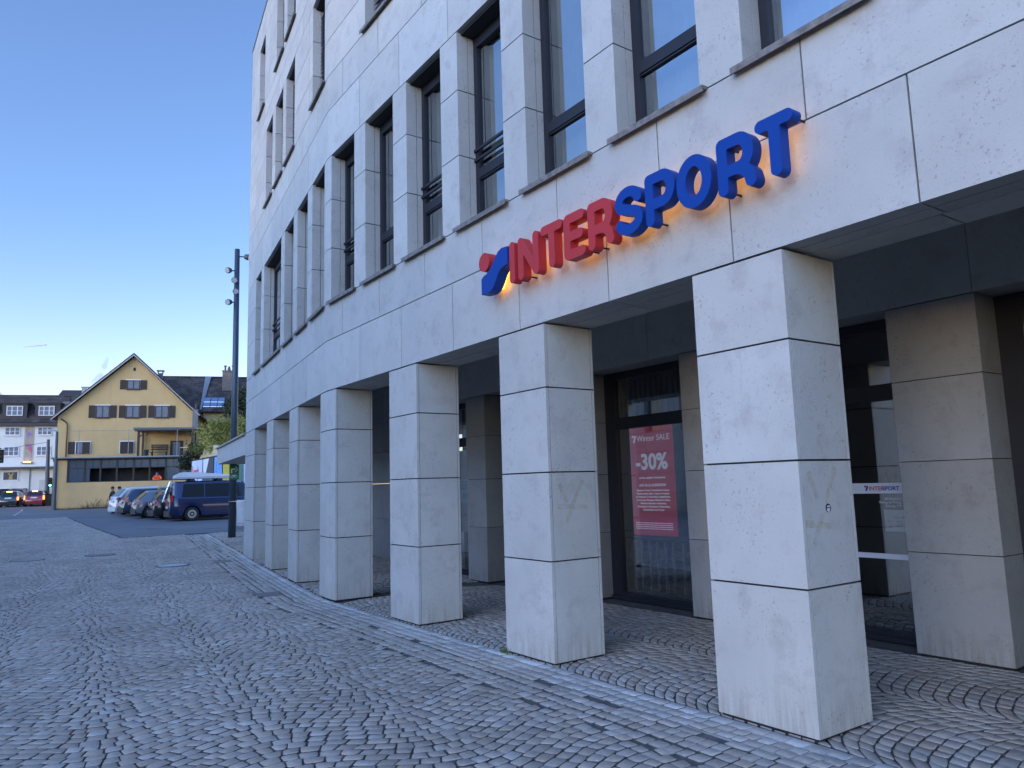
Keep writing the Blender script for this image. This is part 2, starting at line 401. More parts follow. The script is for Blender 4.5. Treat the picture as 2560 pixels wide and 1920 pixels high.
lt_ = thing('ceiling_lamp', 'lit strip lamp hanging in a first floor room behind the window above the sign start', 'lamp', (5.8, 10.2, 6.4))
m_ = MB(); m_.box(5.08, 6.3, 9.07, 9.13, 6.28, 6.31); build('lamp_tube', m_, mat('lamp_warm', (1, .8, .5), .5, var=0, emit=((1, .74, .42), 4)), lt_)
m_ = MB(); m_.box(5.04, 6.35, 9.06, 9.14, 6.315, 6.35); build('housing', m_, FRAME, lt_); m_ = MB(); m_.tube([(5.6, 9.10, 6.352), (5.6, 9.10, 6.86)], .006, 5); build('cable', m_, FRAME, lt_)
# ---- pillars
PJ = [0.012, .898, 1.70, 2.485, HT-.004]
pil = [(2.856, 3.618), (5.433, 6.183), (7.980, 8.725), (10.5455, YK+.384), (YK+2.19, YK+2.955), (YK+4.765, YK+5.55), (YK+7.357, YK+8.90), (.29, 1.05), (-2.28, -1.52)]
for S0, S1 in pil:
    p = MB()
    for a, b in zip(PJ, PJ[1:]):
        rn = (random.random(), random.random()*.7, 0)
        gp = .0065
        p.prism(strip(S0, S1, 0, .0305), a+gp, b-gp, 0, rn)
        p.prism(strip(S0, S1, DEP-.028, DEP), a+gp, b-gp, 0, rn)
        rn = (random.random(), random.random(), 0)
        p.prism(strip(S0, S1, .0375, DEP-.0355), a+gp, b-gp, 0, rn)
    p.prism(strip(S0+.02, S1-.02, .012, DEP-.012), -.05, HT-.002, 1)
    build('pillar', p, [STONE, BLACK], bld)
# pillars of the inner shop wall
OI, OG = 2.65, 3.05
IJ = [.015, .898, 1.70, 2.43, 3.12]
inner = [(-2.30, -1.5), (.26, 1.04), (2.83, 3.61), (5.40, 6.19), (7.97, 8.75), (10.58, 11.18)]
for S0, S1 in inner:
    p = MB()
    if S0 > 10: S0 = 10.58
    for a, b in zip(IJ, IJ[1:]):
        rn = (random.random(), random.random(), 0)
        x0, x1, y0, y1 = D_+OI, D_+OG+.12, S0, S1
        p.box(x0, x1, y0, y1, a+.004, b-.004, 0, rn)
    p.box(x0+.02, x1-.02, y0+.02, y1-.02, -.05, 3.11, 1)
    build('wall_pier', p, [STONE_SHADE, BLACK], bld)
lin = MB()
yy = -7.0
while yy < 13.4:
    e = min(yy+1.93 if int(yy*7) % 2 else yy+1.35, 13.4); lin.box(D_+OI, D_+OI+.40, yy+.003, e-.003, 3.126, 4.0); yy = e
build('lintel', lin, STONE, bld)  # lighter limestone copy here, lifting the band out of the arcade's shade
bw = MB()           # solid inner wall of the far wing
for a, b in zip([.015, .898, 1.70, 2.43, 3.12, 4.0], [.898, 1.70, 2.43, 3.12, 4.0]):
    s = YK+1.9
    for wdt in (.55, .8, .62, .9, .7, 1.1, .75, .95, .5, .9, .8):
        e = s+wdt
        if e > SEND: break
        bw.prism(strip(s+.003, e-.003, 2.60, 2.75), a+.004, b-.004); s = e
build('arcade_back_wall', bw, STONE_SHADE, bld)

# ---- shop front between the piers
shopbays = [(-1.5, .26), (1.04, 2.83), (3.61, 5.40), (6.19, 7.97), (8.75, 10.58), (11.18, 12.75)]
XG = D_+OG
for i, (a, b) in enumerate(shopbays):
    fr = MB(); x0, x1 = XG-.03, XG+.06
    fr.box(x0, x1, a+.002, a+.16, .0, 3.12); fr.box(x0, x1, b-.20, b-.002, .0, 3.12)
    fr.box(x0, x1, a+.16, b-.20, 3.02, 3.12); fr.box(x0, x1, a+.16, b-.20, 2.32, 2.48); fr.box(x0, x1, a+.16, b-.20, .0, .10)
    fr.box(x0-.03, x0-.001, a+.002, b-.002, .0, .05)
    isdoor = (i == 2)
    if isdoor:
        fr.box(x0+.002, x1-.002, a+.92, a+.98, .10, 2.32)
    wo = build('glass_door' if isdoor else 'shop_window', fr, FRAME, bld)
    g = MB()
    for c, d in ((.101, 2.319), (2.481, 3.019)): g.add([(XG+.012, a+.161, c), (XG+.012, a+.161, d), (XG+.012, b-.201, d), (XG+.012, b-.201, c)], [(0, 1, 2, 3)])
    build('pane', g, SGLASS, wo)
    if isdoor:
        bnd = MB(); bnd.box(XG+.002, XG+.009, 3.78, 5.18, 1.408, 1.51); bnd.box(XG+.002, XG+.009, 3.78, 5.18, .775, .825)
        build('frosted_band', bnd, mat('frost_film', (.62, .66, .72), .7, var=.03), wo)
        def put(s, size, y, z, m, nm, al='CENTER', bo=0.0, x=XG-.001):
            t = MB(); vs, fs = textmesh(s, size, (x, y, z), (0, -1, 0), (0, 0, 1), .0008, al, bo); t.add(vs, fs); return build(nm, t, m, wo)
        RED = mat('lettering_red', (.55, .03, .04), .5, var=0); BLU = mat('lettering_blue', (.01, .03, .28), .5, var=0); WHT = mat('lettering_white', (.75, .78, .8), .6, var=0)
        put('INTER', .056, 4.150, 1.438, RED, 'lettering', 'LEFT', .0010); put('SPORT', .056, 4.012, 1.438, BLU, 'lettering', 'LEFT', .0012)
        lg = MB(); lg.tube([(XG-.002, 4.188, 1.478), (XG+.001, 4.188, 1.478)], .011, 10, 0); lg.prism([(0, 0), (1, 0), (0, 1)], -9, -8.99) if 0 else None
        y = 4.185
        lg.hexa([(XG-.002, y+.004, 1.434), (XG-.002, y-.014, 1.434), (XG-.002, y-.029, 1.478), (XG-.002, y-.012, 1.486)], [(XG, y+.004, 1.434), (XG, y-.014, 1.434), (XG, y-.029, 1.478), (XG, y-.012, 1.486)], 1)
        build('logo', lg, [RED, BLU], wo)
        for s, z in (('ÖFFNUNGSZEITEN', 1.345), ('Montag bis Freitag: 9.00 - 18.30', 1.312), ('Samstag: 9.00 - 17.00', 1.279)):
            put(s, .030, 3.87, z, WHT, 'lettering')

# interior of the shop
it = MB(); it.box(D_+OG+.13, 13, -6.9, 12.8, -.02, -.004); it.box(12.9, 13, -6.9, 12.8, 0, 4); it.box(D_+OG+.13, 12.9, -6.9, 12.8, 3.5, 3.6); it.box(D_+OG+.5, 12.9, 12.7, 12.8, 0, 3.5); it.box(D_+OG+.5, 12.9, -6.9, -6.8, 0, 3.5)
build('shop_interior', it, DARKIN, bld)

# canopy wing past the end of the arcade
cw = MB(); cw.prism(strip(SEND+.02, YK+15.9, 0, 3.5), 2.55, 3.06)
cn = thing('stone_canopy', 'flat stone-clad canopy running on past the last pillar of the arcade', 'canopy', (6.6, 24, 0))
build('roof_slab', cw, STONE, cn)
ct = MB(); ct.prism(strip(SEND+.02, YK+15.97, -.06, 3.55), 3.064, 3.11); build('edge_trim', ct, mat('zinc', (.25, .26, .27)), cn)
cc = MB(); cc.prism(strip(YK+15.0, YK+15.35, 1.6, 2.6), .1, 2.549); build('support', cc, STONE, cn)

# ------------------------------------------------------------------ sett paving (individual stones, one paving)
def offs(p):
    a = p[..., 0]-D_; b = (p[..., 0]-K0.x)*nB.x+(p[..., 1]-K0.y)*nB.y
    return np.where(p[..., 1] < YK, a, b)
def inview(p, mx=.16):
    z = np.interp(p[:, 1], [k[0] for k in KN], [k[1] for k in KN])
    d = np.c_[p, z]-np.array(CAM); x = d@np.array(r2); y = d@np.array(u2); f = d@np.array(fw)
    u = FX*x/np.maximum(f, .01)/1280; v = FX*y/np.maximum(f, .01)/960
    return (f > .5) & (abs(u) < 1+2*mx) & (v > -1-2*mx)
cells = []; flags = []
def scallop(O, ang, W, c0, c1, r0, r1, sp, n, keep):
    Rr = W/math.sqrt(2); va = np.array([math.sin(ang), math.cos(ang)]); ua = np.array([math.cos(ang), -math.sin(ang)]); O = np.array(O)
    for c in range(c0, c1):
        for r in range(r0, r1):
            k = n+int(rng.integers(-1, 2)); t = np.linspace(-math.pi/4, math.pi/4, k+1)
            t[1:-1] += rng.normal(0, .10*(math.pi/2)/k, k-1)+(.5*(math.pi/2)/k if r % 2 else 0)*.6
            j0 = rng.normal(0, .004); 
            def P(tt, rr): return O+ua*(c*W+Rr*np.sin(tt))[:, None]+va*(rr*sp+Rr*np.cos(tt)-Rr*.85+.012*np.sin(tt*9+c))[:, None]
            a = P(t, r); b = P(t, r+1)
            q = np.stack([a[:-1], a[1:], b[1:], b[:-1]], 1)
            m = q.mean(1); ok = keep(m)
            cells.append(q[ok]); flags.append(rng.random(ok.sum())**6*.35)
def waves(O, ang, W, A, u0, u1, r0, r1, sp, ln, keep):
    va = np.array([math.sin(ang), math.cos(ang)]); ua = np.array([math.cos(ang), -math.sin(ang)]); O = np.array(O); w2 = 2*math.pi/W
    for r in range(r0, r1):
        ph = .22*math.sin(r*.013); Am = A*(1+.10*math.sin(r*.04))
        f = lambda u: Am*np.cos(w2*u+ph)+.02*np.sin(1.3*u+r*.03); df = lambda u: -Am*w2*np.sin(w2*u+ph)
        n = int((u1-u0)/ln*1.15); st = rng.uniform(.8, 1.22, n)
        u = u0+np.cumsum(st)*ln*.92+rng.random()*ln; u = u[u < u1]
        d = df(u)*sp*.42+rng.normal(0, .004, len(u)); vl = r*sp; vu = (r+1)*sp
        lo_, up__ = u+d, u-d
        P = lambda uu, v: O+ua*uu[:, None]+va*(v+f(uu))[:, None]
        a, b = P(lo_, vl), P(up__, vu); q = np.stack([a[:-1], a[1:], b[1:], b[:-1]], 1); m = q.mean(1); ok = keep(m)
        cells.append(q[ok]); flags.append(rng.random(ok.sum())**7*.4)
def keepL(m): o = offs(m); return inview(m) & (o < -.785) & ((m[:, 1] < 29.4) | ((m[:, 0] < 3.95) & (m[:, 1] < 51.4)))
def keepR(m):
    o = offs(m); k = inview(m) & (o > .01) & (m[:, 1] < 29.4)
    for s in (1, ):
        k &= ~((m[:, 1] < YK) & (o > D_*0+OG+.05))
    return k
waves((1.68, 6.0), R(5.6), 1.86, .20, -8, 6, -75, 450, .108, .114, keepL)
scallop((D_+.66, 0), 0, 1.33, 0, 2, -30, 100, .104, 12, lambda m: keepR(m) & (m[:, 1] < YK))
scallop((K0.x+.10, K0.y), PHI, 1.33, 0, 7, -8, 180, .104, 12, lambda m: keepR(m) & (m[:, 1] >= YK))
bnds = [-.015, -.130, -.240, -.345, -.435, -.550, -.660, -.775]
for i in range(7):
    s = -1.0
    while s < 29:
        if i == 3: ln = .16+rng.random()*.1
        else: ln = (.12 if i == 0 else .085)+rng.random()*.045
        w_ = .010*math.sin(s*1.3+i*2)+random.gauss(0, .003)
        q = [FP(s, bnds[i]+w_), FP(s+ln, bnds[i]+w_), FP(s+ln, bnds[i+1]+w_), FP(s, bnds[i+1]+w_)]
        if q[1][1] < 29.4 and not (i == 3 and rng.random() < .06+.12*(math.sin(s*1.7) > .4)):
            qa = np.array([q]); cells.append(qa); flags.append(np.array([(.25+.7*rng.random()) if i == 0 else (.15+.5*rng.random()**2 if i in (1, 2) else rng.random()**3*.35)]))
        s += ln
# outer straight course round the far end of the arcade
q = np.concatenate(cells); fl = np.concatenate(flags); q += rng.normal(0, .0022, q.shape)
area = .5*abs((q[:, 2, 0]-q[:, 0, 0])*(q[:, 3, 1]-q[:, 1, 1])-(q[:, 3, 0]-q[:, 1, 0])*(q[:, 2, 1]-q[:, 0, 1]))
ok = area > .0020; q = q[ok]; fl = fl[ok]
cr = (q[:, 1, 0]-q[:, 0, 0])*(q[:, 2, 1]-q[:, 1, 1])-(q[:, 1, 1]-q[:, 0, 1])*(q[:, 2, 0]-q[:, 1, 0]); q[cr < 0] = q[cr < 0][:, ::-1]
N = len(q); cen = q.mean(1, keepdims=True)
g0 = np.interp(cen[:, 0, 1], [k[0] for k in KN], [k[1] for k in KN])
def shrink(qq, d):
    v = qq-cen; L = np.linalg.norm(v, axis=2, keepdims=True); return cen+v*np.maximum(.3, (L-d)/L)
cut = rng.uniform(.05, .17, (N, 4, 1)); nx_, pv_ = np.roll(q, -1, 1), np.roll(q, 1, 1)
q8 = np.empty((N, 8, 2)); q8[:, 0::2] = q+(pv_-q)*cut; q8[:, 1::2] = q+(nx_-q)*cut
cen = q8.mean(1, keepdims=True)
top = shrink(q8, .0138); mid = shrink(q8, .0066)
h = rng.normal(0, .0016, N); tilt = rng.normal(0, .016, (N, 1, 2))
zt = (g0+h)[:, None]+((top-cen)*tilt).sum(2); zm = (g0+h-.0045)[:, None]+((mid-cen)*tilt).sum(2)
V = np.concatenate([np.dstack([top, zt[..., None]]), np.dstack([mid, zm[..., None]]), np.dstack([mid, (zm-.03)[..., None]])], 1).reshape(-1, 3)
base = (np.arange(N)*24)[:, None]
F = np.concatenate([base+np.array([[i, (i+1) % 8, 8+(i+1) % 8, 8+i]])[:, ::-1] for i in range(8)]+[base+np.array([[8+i, 8+(i+1) % 8, 16+(i+1) % 8, 16+i]])[:, ::-1] for i in range(8)])
F8 = base+np.arange(8)[None]
me = bpy.data.meshes.new('cobble_paving'); me.vertices.add(len(V)); me.vertices.foreach_set('co', V.ravel())
me.loops.add(F.size+F8.size); me.loops.foreach_set('vertex_index', np.concatenate([F.ravel(), F8.ravel()]).astype(np.int32)); me.polygons.add(len(F)+N)
me.polygons.foreach_set('loop_start', np.concatenate([np.arange(0, F.size, 4), F.size+np.arange(0, F8.size, 8)]).astype(np.int32)); me.update(calc_edges=True)
ca = me.color_attributes.new('rnd', 'FLOAT_COLOR', 'POINT')
colr = np.stack([rng.random(N), rng.random(N), fl, np.ones(N)], 1); ca.data.foreach_set('color', np.repeat(colr, 24, 0).ravel())
me.materials.append(SETT); me.materials.append(BED)
mi__ = np.zeros(len(F)+N, np.int32); mi__[8*N:16*N] = 1; me.polygons.foreach_set('material_index', mi__); me.validate()
o = bpy.data.objects.new('cobble_paving', me); C.objects.link(o); o['kind'] = 'structure'
mo = MB(); mo.prism(strip(-1.0, SEND+9, -.012, -.342), -.03, -.0065); build('mortar_strip', mo, mat('pale_mortar', (.34, .33, .32), .9, var=.35, scale=5, bump=.4), kind='structure')
sheet('sett_ground', -14, -1.4, 0, 51.4, -.001, SETT)

# manhole covers and drain grates
def disc(mb, x, y, r, z0, z1, n=28, mi=0): mb.prism([(x+r*math.cos(2*math.pi*i/n), y+r*math.sin(2*math.pi*i/n)) for i in range(n)], z0, z1, mi)
for (x, y, r, lab, cm) in ((3.50, 18.3, .31, 'pale worn manhole cover nearest the stone arcade', (.42, .43, .45)), (2.55, 22.6, .33, 'dark manhole cover in the setts just before the asphalt begins', (.14, .14, .145)), (.95, 22.5, .34, 'manhole cover at the left edge of the sett paving', (.18, .18, .19))):
    t = thing('manhole_cover', lab, 'manhole cover', (x, y, gz(y)), group='manhole covers in the paving')
    a = MB(); disc(a, x, y, r, gz(y)-.01, gz(y)+.008); build('lid', a, mat('iron%.2f' % cm[0], cm, .5, .2, var=.3, scale=20, bump=.6), t)
    b = MB()
    n = 28; ri_, ro = r+.006, r+.045
    for i in range(n):
        a0, a1 = 2*math.pi*i/n, 2*math.pi*(i+1)/n
        b.prism([(x+ri_*math.cos(a0), y+ri_*math.sin(a0)), (x+ro*math.cos(a0), y+ro*math.sin(a0)), (x+ro*math.cos(a1), y+ro*math.sin(a1)), (x+ri_*math.cos(a1), y+ri_*math.sin(a1))], gz(y)-.01, gz(y)+.010)
    build('ring', b, mat('iron_ring', (.09, .09, .095), .6, .2), t)
for S, lab in ((12.0, 'iron drain grate in the gutter by the fourth pillar'), (18.3, 'iron drain grate in the gutter by the far end pillar')):
    p = FP(S, -.66); gg = MB(); z = gz(p[1])
    t = thing('drain_grate', lab, 'drain grate', (p[0], p[1], z), group='drain grates in the gutter')
    for i in range(9): gg.prism(strip(S-.2+i*.045, S-.2+i*.045+.022, -.83, -.49), z+.001, z+.012)
    build('bars', gg, mat('iron_grate', (.20, .20, .205), .5, .4), t)
    g2 = MB(); g2.prism(strip(S-.23, S+.23, -.86, -.46), z-.01, z+.0005); build('frame', g2, mat('iron_ring', (.09, .09, .095)), t)
# small weed at pillar foot
tw = MB()
for i in range(60):
    a = random.uniform(0, 6.28); l = random.uniform(.02, .06); x, y = D_-.03+random.uniform(-.03, .02), 6.17+random.uniform(-.07, .05)
    tw.add([(x-.003, y, .0), (x+.003, y, .0), (x+l*math.cos(a)*.6, y+l*math.sin(a)*.6, l)], [(0, 1, 2)])
wd = build('weed', tw, mat('weed_green', (.10, .15, .03), .7)); wd['label'] = 'tiny green weed at the left foot of the second nearest pillar'; wd['category'] = 'weed'

# ------------------------------------------------------------------ illuminated shop sign
def contours(sdf, xs, ys):
    nx, ny = len(xs), len(ys); segs = {}
    def pt(i, j, k, l):
        a, b = sdf[j, i], sdf[l, k]; t = a/(a-b); return (i, j, k, l), (xs[i]+(xs[k]-xs[i])*t, ys[j]+(ys[l]-ys[j])*t)
    pos = {}; nxt = {}
    for j in range(ny-1):
        for i in range(nx-1):
            c = [sdf[j, i] < 0, sdf[j, i+1] < 0, sdf[j+1, i+1] < 0, sdf[j+1, i] < 0]
            if all(c) or not any(c): continue
            E_ = [((i, j), (i+1, j)), ((i+1, j), (i+1, j+1)), ((i+1, j+1), (i, j+1)), ((i, j+1), (i, j))]
            ent = []; ext = []
            for e in range(4):
                a, b = c[e], c[(e+1) % 4]
                if a == b: continue
                (p0, p1) = sorted(E_[e]); key = (p0, p1); kk, xy = pt(p0[0], p0[1], p1[0], p1[1]); pos[key] = xy
                (ext if a else ent).append(key)
            for a, b in zip(ext, ent): nxt.setdefault(a, b) if a not in nxt else None
    loops = []; seen = set()
    for k in list(nxt):
        if k in seen: continue
        lp = []; cur = k
        while cur in nxt and cur not in seen: seen.add(cur); lp.append(pos[cur]); cur = nxt[cur]
        if len(lp) > 8: loops.append(lp)
    return loops
def arc(cx, cz, rx, rz, a0, a1, n=14): return [(cx+rx*math.cos(R(a0+(a1-a0)*i/n)), cz+rz*math.sin(R(a0+(a1-a0)*i/n))) for i in range(n+1)]
def letter_mesh(lines, rad, mb, toworld, d0, d1, poly=None, disc_=None):
    st = .0045; allp = [p for l in lines for p in l] + (poly or [])
    x0, x1 = min(p[0] for p in allp)-rad-.02, max(p[0] for p in allp)+rad+.02; z0, z1 = min(p[1] for p in allp)-rad-.02, max(p[1] for p in allp)+rad+.02
    xs = np.arange(x0, x1, st); zs = np.arange(z0, z1, st); X, Z = np.meshgrid(xs, zs); d = np.full(X.shape, 9.)
    for l in lines:
        for a, b in zip(l, l[1:]):
            ax, az = a; bx, bz = b; L2 = (bx-ax)**2+(bz-az)**2+1e-12
            t = np.clip(((X-ax)*(bx-ax)+(Z-az)*(bz-az))/L2, 0, 1); d = np.minimum(d, np.hypot(X-ax-t*(bx-ax), Z-az-t*(bz-az))-rad)
    cu = bpy.data.curves.new('t', 'CURVE'); cu.dimensions = '2D'; cu.fill_mode = 'BOTH'; cu.extrude = (d1-d0)/2
    for lp in contours(d, xs, zs):
        sm = [((lp[i-1][0]+2*lp[i][0]+lp[(i+1) % len(lp)][0])/4, (lp[i-1][1]+2*lp[i][1]+lp[(i+1) % len(lp)][1])/4) for i in range(len(lp))][::2]
        sp_ = cu.splines.new('POLY'); sp_.points.add(len(sm)-1); sp_.use_cyclic_u = True
        for i, p in enumerate(sm): sp_.points[i].co = (p[0], p[1], 0, 1)
    o = bpy.data.objects.new('t', cu); C.objects.link(o); dg = bpy.context.evaluated_depsgraph_get()
    me = bpy.data.meshes.new_from_object(o.evaluated_get(dg)); m = (d0+d1)/2
    mb.add([toworld(v.co.x, v.co.y, v.co.z+m) for v in me.vertices], [tuple(p.vertices) for p in me.polygons]); bpy.data.objects.remove(o)
sg = thing('shop_sign', 'large red and blue INTERSPORT letters glowing orange behind on the stone fascia', 'sign', (D_-.05, 4.4, 3.5))
SRED = mat('sign_red', (.40, .030, .035), .5, var=0, spec=.25); SBLUE = mat('sign_blue', (.002, .042, .25), .5, var=0, spec=.2)
LED = mat('led_glow', (1, .5, .1), .5, var=0, emit=((1, .42, .06), 2.2))
lo, hi, mi_ = .045, .365, .205; rr_ = .0425
def W2(y0): return lambda x, z, d: (D_-.075-d, y0-x, 3.495+z)
bowl = lambda w_: [(0, hi), (w_-.08, hi)]+arc(w_-.08, (hi+.165)/2, .08, (hi-.165)/2, 90, -90)+[(0, .165)]
LET = [('I', 5.645, [[(0, lo), (0, hi)]]), ('N', 5.505, [[(0, lo), (0, hi), (.235, lo), (.235, hi)]]),
 ('T', 5.145, [[(0, hi), (.225, hi)], [(.1125, lo), (.1125, hi)]]), ('E', 4.815, [[(.19, hi), (0.01, hi), (0, hi-.01), (0, lo+.01), (.01, lo), (.195, lo)], [(0, mi_), (.17, mi_)]]),
 ('R', 4.495, [[(0, lo), (0, hi)], bowl(.215), [(.11, .165), (.17, .15), (.212, .10), (.225, lo)]]),
 ('S', 4.165, [[(.215, .29)]+arc(.110, .283, .105, .075, 12, 215, 16)+arc(.112, .127, .108, .075, 50, -165, 18)]),
 ('P', 3.825, [[(0, lo), (0, hi)], bowl(.215)]), ('O', 3.505, [arc(.115, mi_, .118, .152, 0, 360, 40)]),
 ('R', 3.135, [[(0, lo), (0, hi)], bowl(.215), [(.11, .165), (.17, .15), (.212, .10), (.225, lo)]]), ('T', 2.815, [[(0, hi), (.20, hi)], [(.10, lo), (.10, hi)]])]
for i, (ch, y0, ln) in enumerate(LET):
    mb = MB(); letter_mesh(ln, rr_, mb, W2(y0), .022, .115)
    lt = build('letter', mb, SRED if i < 5 else SBLUE, sg, label=('red' if i < 5 else 'blue')+' letter '+ch)
    g = MB(); letter_mesh(ln, .012, g, W2(y0), .006, .018); build('led_strip', g, LED, lt)
    stn = MB()
    for l in ln[:1]:
        for p in (l[0], l[-1]):
            q_ = W2(y0)(p[0], p[1], 0); stn.tube([(q_[0]-.020, q_[1], q_[2]), (D_+.01, q_[1], q_[2])], .008, 6)
    build('standoff', stn, FRAME, lt)
def lerp_poly(pts): return pts
lgm = MB(); sw = [(6.19, 3.665), (6.15, 3.69), (6.09, 3.70), (6.03, 3.735), (5.975, 3.785), (5.93, 3.835), (5.88, 3.875), (5.82, 3.895), (5.72, 3.885), (5.72, 3.715), (5.80, 3.70), (5.85, 3.685), (5.89, 3.65), (5.925, 3.60), (5.965, 3.55), (6.01, 3.515), (6.07, 3.50), (6.19, 3.505)]
n = len(sw); va_ = [(D_-.19, y, z) for y, z in sw]+[(D_-.075, y, z) for y, z in sw]
lgm.add(va_, [tuple(range(n)), tuple(range(2*n-1, n-1, -1))]+[(i, n+i, n+(i+1) % n, (i+1) % n) for i in range(n)])
lo_ = build('logo', lgm, SBLUE, sg, label='blue swoosh beside the red dot')
dm = MB(); dm.tube([(D_-.19, 6.135, 3.832), (D_-.075, 6.135, 3.832)], .096, 32); build('logo_dot', dm, SRED, sg, label='round red dot of the logo')
g = MB(); g.hexa([(D_-.068, 6.15, 3.53), (D_-.068, 5.98, 3.54), (D_-.068, 5.80, 3.80), (D_-.068, 5.95, 3.80)], [(D_-.056, 6.15, 3.53), (D_-.056, 5.98, 3.54), (D_-.056, 5.80, 3.80), (D_-.056, 5.95, 3.80)]); g.tube([(D_-.068, 6.135, 3.832), (D_-.056, 6.135, 3.832)], .06, 16)
build('led_strip', g, LED, lo_)
cb = MB(); cb.tube([(D_-.075, 5.735, 3.78), (D_-.075, 5.70, 3.78)], .006, 5); build('cable', cb, FRAME, sg)

# ------------------------------------------------------------------ things in and on the shop front
XP = 7.45
ps = thing('sale_screen', 'tall red winter sale screen glowing behind the shop window', 'poster', (XP, 7.33, .86))
a = MB(); a.box(XP, XP+.02, 6.93, 7.73, .86, 2.345); build('panel', a, mat('poster_red', (.50, .02, .045), .5, var=0, emit=((.62, .03, .06), .11)), ps)
PW = mat('poster_white', (.70, .74, .85), .6, var=0, emit=((.75, .8, 1), .15))
def ptext(s, size, y, z, bold=0, al='CENTER'):
    t = MB(); vs, fs = textmesh(s, size, (XP-.004, y, z), (0, -1, 0), (0, 0, 1), .0015, al, bold); t.add(vs, fs); build('lettering', t, PW, ps)
ptext('Winter SALE', .115, 7.28, 2.14); ptext('-30%', .30, 7.33, 1.755, .008)
ptext('auf den regulären Verkaufspreis', .038, 7.33, 1.625, .0006); ptext('AUF ALLE LAGERNDEN', .048, 7.33, 1.52, .001)
for i, s in enumerate(('Skijacken & -hosen, Tourenjacken & -hosen,', 'Skiunterwäsche, Alpin-, Touren- & Langlauf-', 'ski, Skischuhe, Tourenschuhe, Langlaufschuhe,', 'Snowboards, Bindungen, Skihelme & -brillen,', 'Skistöcke, Skisocken, Handschuhe,', 'Winterjacken, Winterhosen, Winterschuhe,', 'Schneeschuhe, Bob & Rodel')): ptext(s, .0345, 7.33, 1.455-.044*i, .0008)
for i in range(4): ptext('Solange Vorrat reicht. Nicht mit anderen Aktionen und Gutscheinen kombinierbar.', .0205, 7.33, 1.02-.026*i, .0003)
lg = MB(); lg.tube([(XP-.004, 7.665, 2.215), (XP-.001, 7.665, 2.215)], .019, 12)
lg.hexa([(XP-.004, 7.665, 2.125), (XP-.004, 7.635, 2.125), (XP-.004, 7.60, 2.215), (XP-.004, 7.635, 2.23)], [(XP-.001, 7.665, 2.125), (XP-.001, 7.635, 2.125), (XP-.001, 7.60, 2.215), (XP-.001, 7.635, 2.23)]); build('logo', lg, PW, ps)
fr = MB(); fr.box(XP+.021, XP+.06, 6.91, 7.75, .80, 2.40); build('casing', fr, BLACK, ps)
WOOD = mat('pale_wood', (.32, .22, .11), .6, var=.2, scale=6)
rk = thing('slatted_display', 'low row of pale wooden slats on display behind the shop window', 'display rack', (7.6, 7.2, 0))
a = MB()
for y in (6.60, 6.66, 6.80, 6.98, 7.12, 7.26, 7.40, 7.56, 7.70, 7.86, 7.95): a.box(7.42, 7.45, y, y+.035, .12, .78)
build('slat', a, WOOD, rk, kind='stuff'); a = MB(); a.box(7.40, 7.47, 6.5, 8.02, .785, .83); a.box(7.40, 7.47, 6.5, 8.02, .06, .115); build('rail', a, mat('dark_wood', (.05, .04, .03)), rk)
vb = thing('vertical_blind', 'dark vertical strip blind hanging at the top of the shop window', 'blind', (7.4, 7.2, 2.5)); a = MB()
for i in range(16): a.box(7.36, 7.372, 6.4+i*.1, 6.455+i*.1, 2.50, 3.06)
build('slat', a, mat('blind_brown', (.085, .07, .05), .7), vb, kind='stuff')
# paper in the door
pp = thing('opening_hours_sheet', 'white paper with opening hours taped inside the glass door', 'notice', (XG+.03, 3.8, 1.04)); a = MB(); a.box(XG+.020, XG+.022, 3.57, 4.03, 1.04, 1.25); build('paper', a, mat('paper', (.70, .74, .80), .8, var=.02), pp)
a = MB()
for s, y, z, sz in (('Neue Öffnungszeiten', 3.82, 1.165, .026), ('Mo-Fr', 3.97, 1.13, .022), ('09.00 - 12.00', 3.85, 1.13, .022), ('13.30 - 18.30', 3.85, 1.108, .022), ('Sa', 3.975, 1.08, .022), ('09.00 - 17.00', 3.85, 1.08, .022)):
    vs, fs = textmesh(s, sz, (XG+.009, y, z), (0, -1, 0), (0, 0, 1), .0005); vs = [(XG+.0185+(v[0]-XG-.009)*.1, v[1], v[2]) for v in vs]; a.add(vs, fs)
build('lettering', a, mat('ink', (.05, .05, .08), .8, var=0), pp)
# sale banner in the farther window
bn = thing('sale_banner', 'pale banner with grey slogan in the far shop window behind the third pillar', 'banner', (XG+.1, 11.9, .9)); a = MB(); a.box(XG+.06, XG+.065, 11.2, 12.55, .75, 2.25); build('panel', a, mat('banner', (.42, .30, .33), .8, var=.05), bn)
a = MB(); a.box(XG+.052, XG+.058, 11.25, 12.5, 1.28, 1.72); build('field', a, mat('banner_pale', (.42, .48, .60), .8, var=.05), bn)
a = MB()
for s, z in (('ALLES MUSS', 1.53), ('RAUS!!', 1.36)):
    vs, fs = textmesh(s, .15, (XG+.049, 11.85, z), (0, -1, 0), (0, 0, 1), .001, 'CENTER', .003); a.add(vs, fs)
build('lettering', a, mat('banner_grey', (.22, .25, .32), .8, var=0), bn)
# round sticker on the nearest pillar
stt = thing('round_sticker', 'small round black and white sticker on the side of the nearest pillar', 'sticker', (4.486, 2.85, 1.391)); a = MB(); a.tube([(4.486, 2.8525, 1.391), (4.486, 2.8555, 1.391)], .028, 20); build('disc', a, BLACK, stt)
a = MB()
for x, z, r in ((4.478, 1.379, .010), (4.494, 1.384, .006), (4.488, 1.371, .007)): a.tube([(x, 2.8508, z), (x, 2.8522, z)], r, 8)
for x in (4.474, 4.482, 4.490, 4.498): a.box(x, x+.004, 2.8508, 2.8522, 1.396, 1.406)
build('print', a, mat('sticker_white', (.6, .65, .75), .7, var=0), stt)
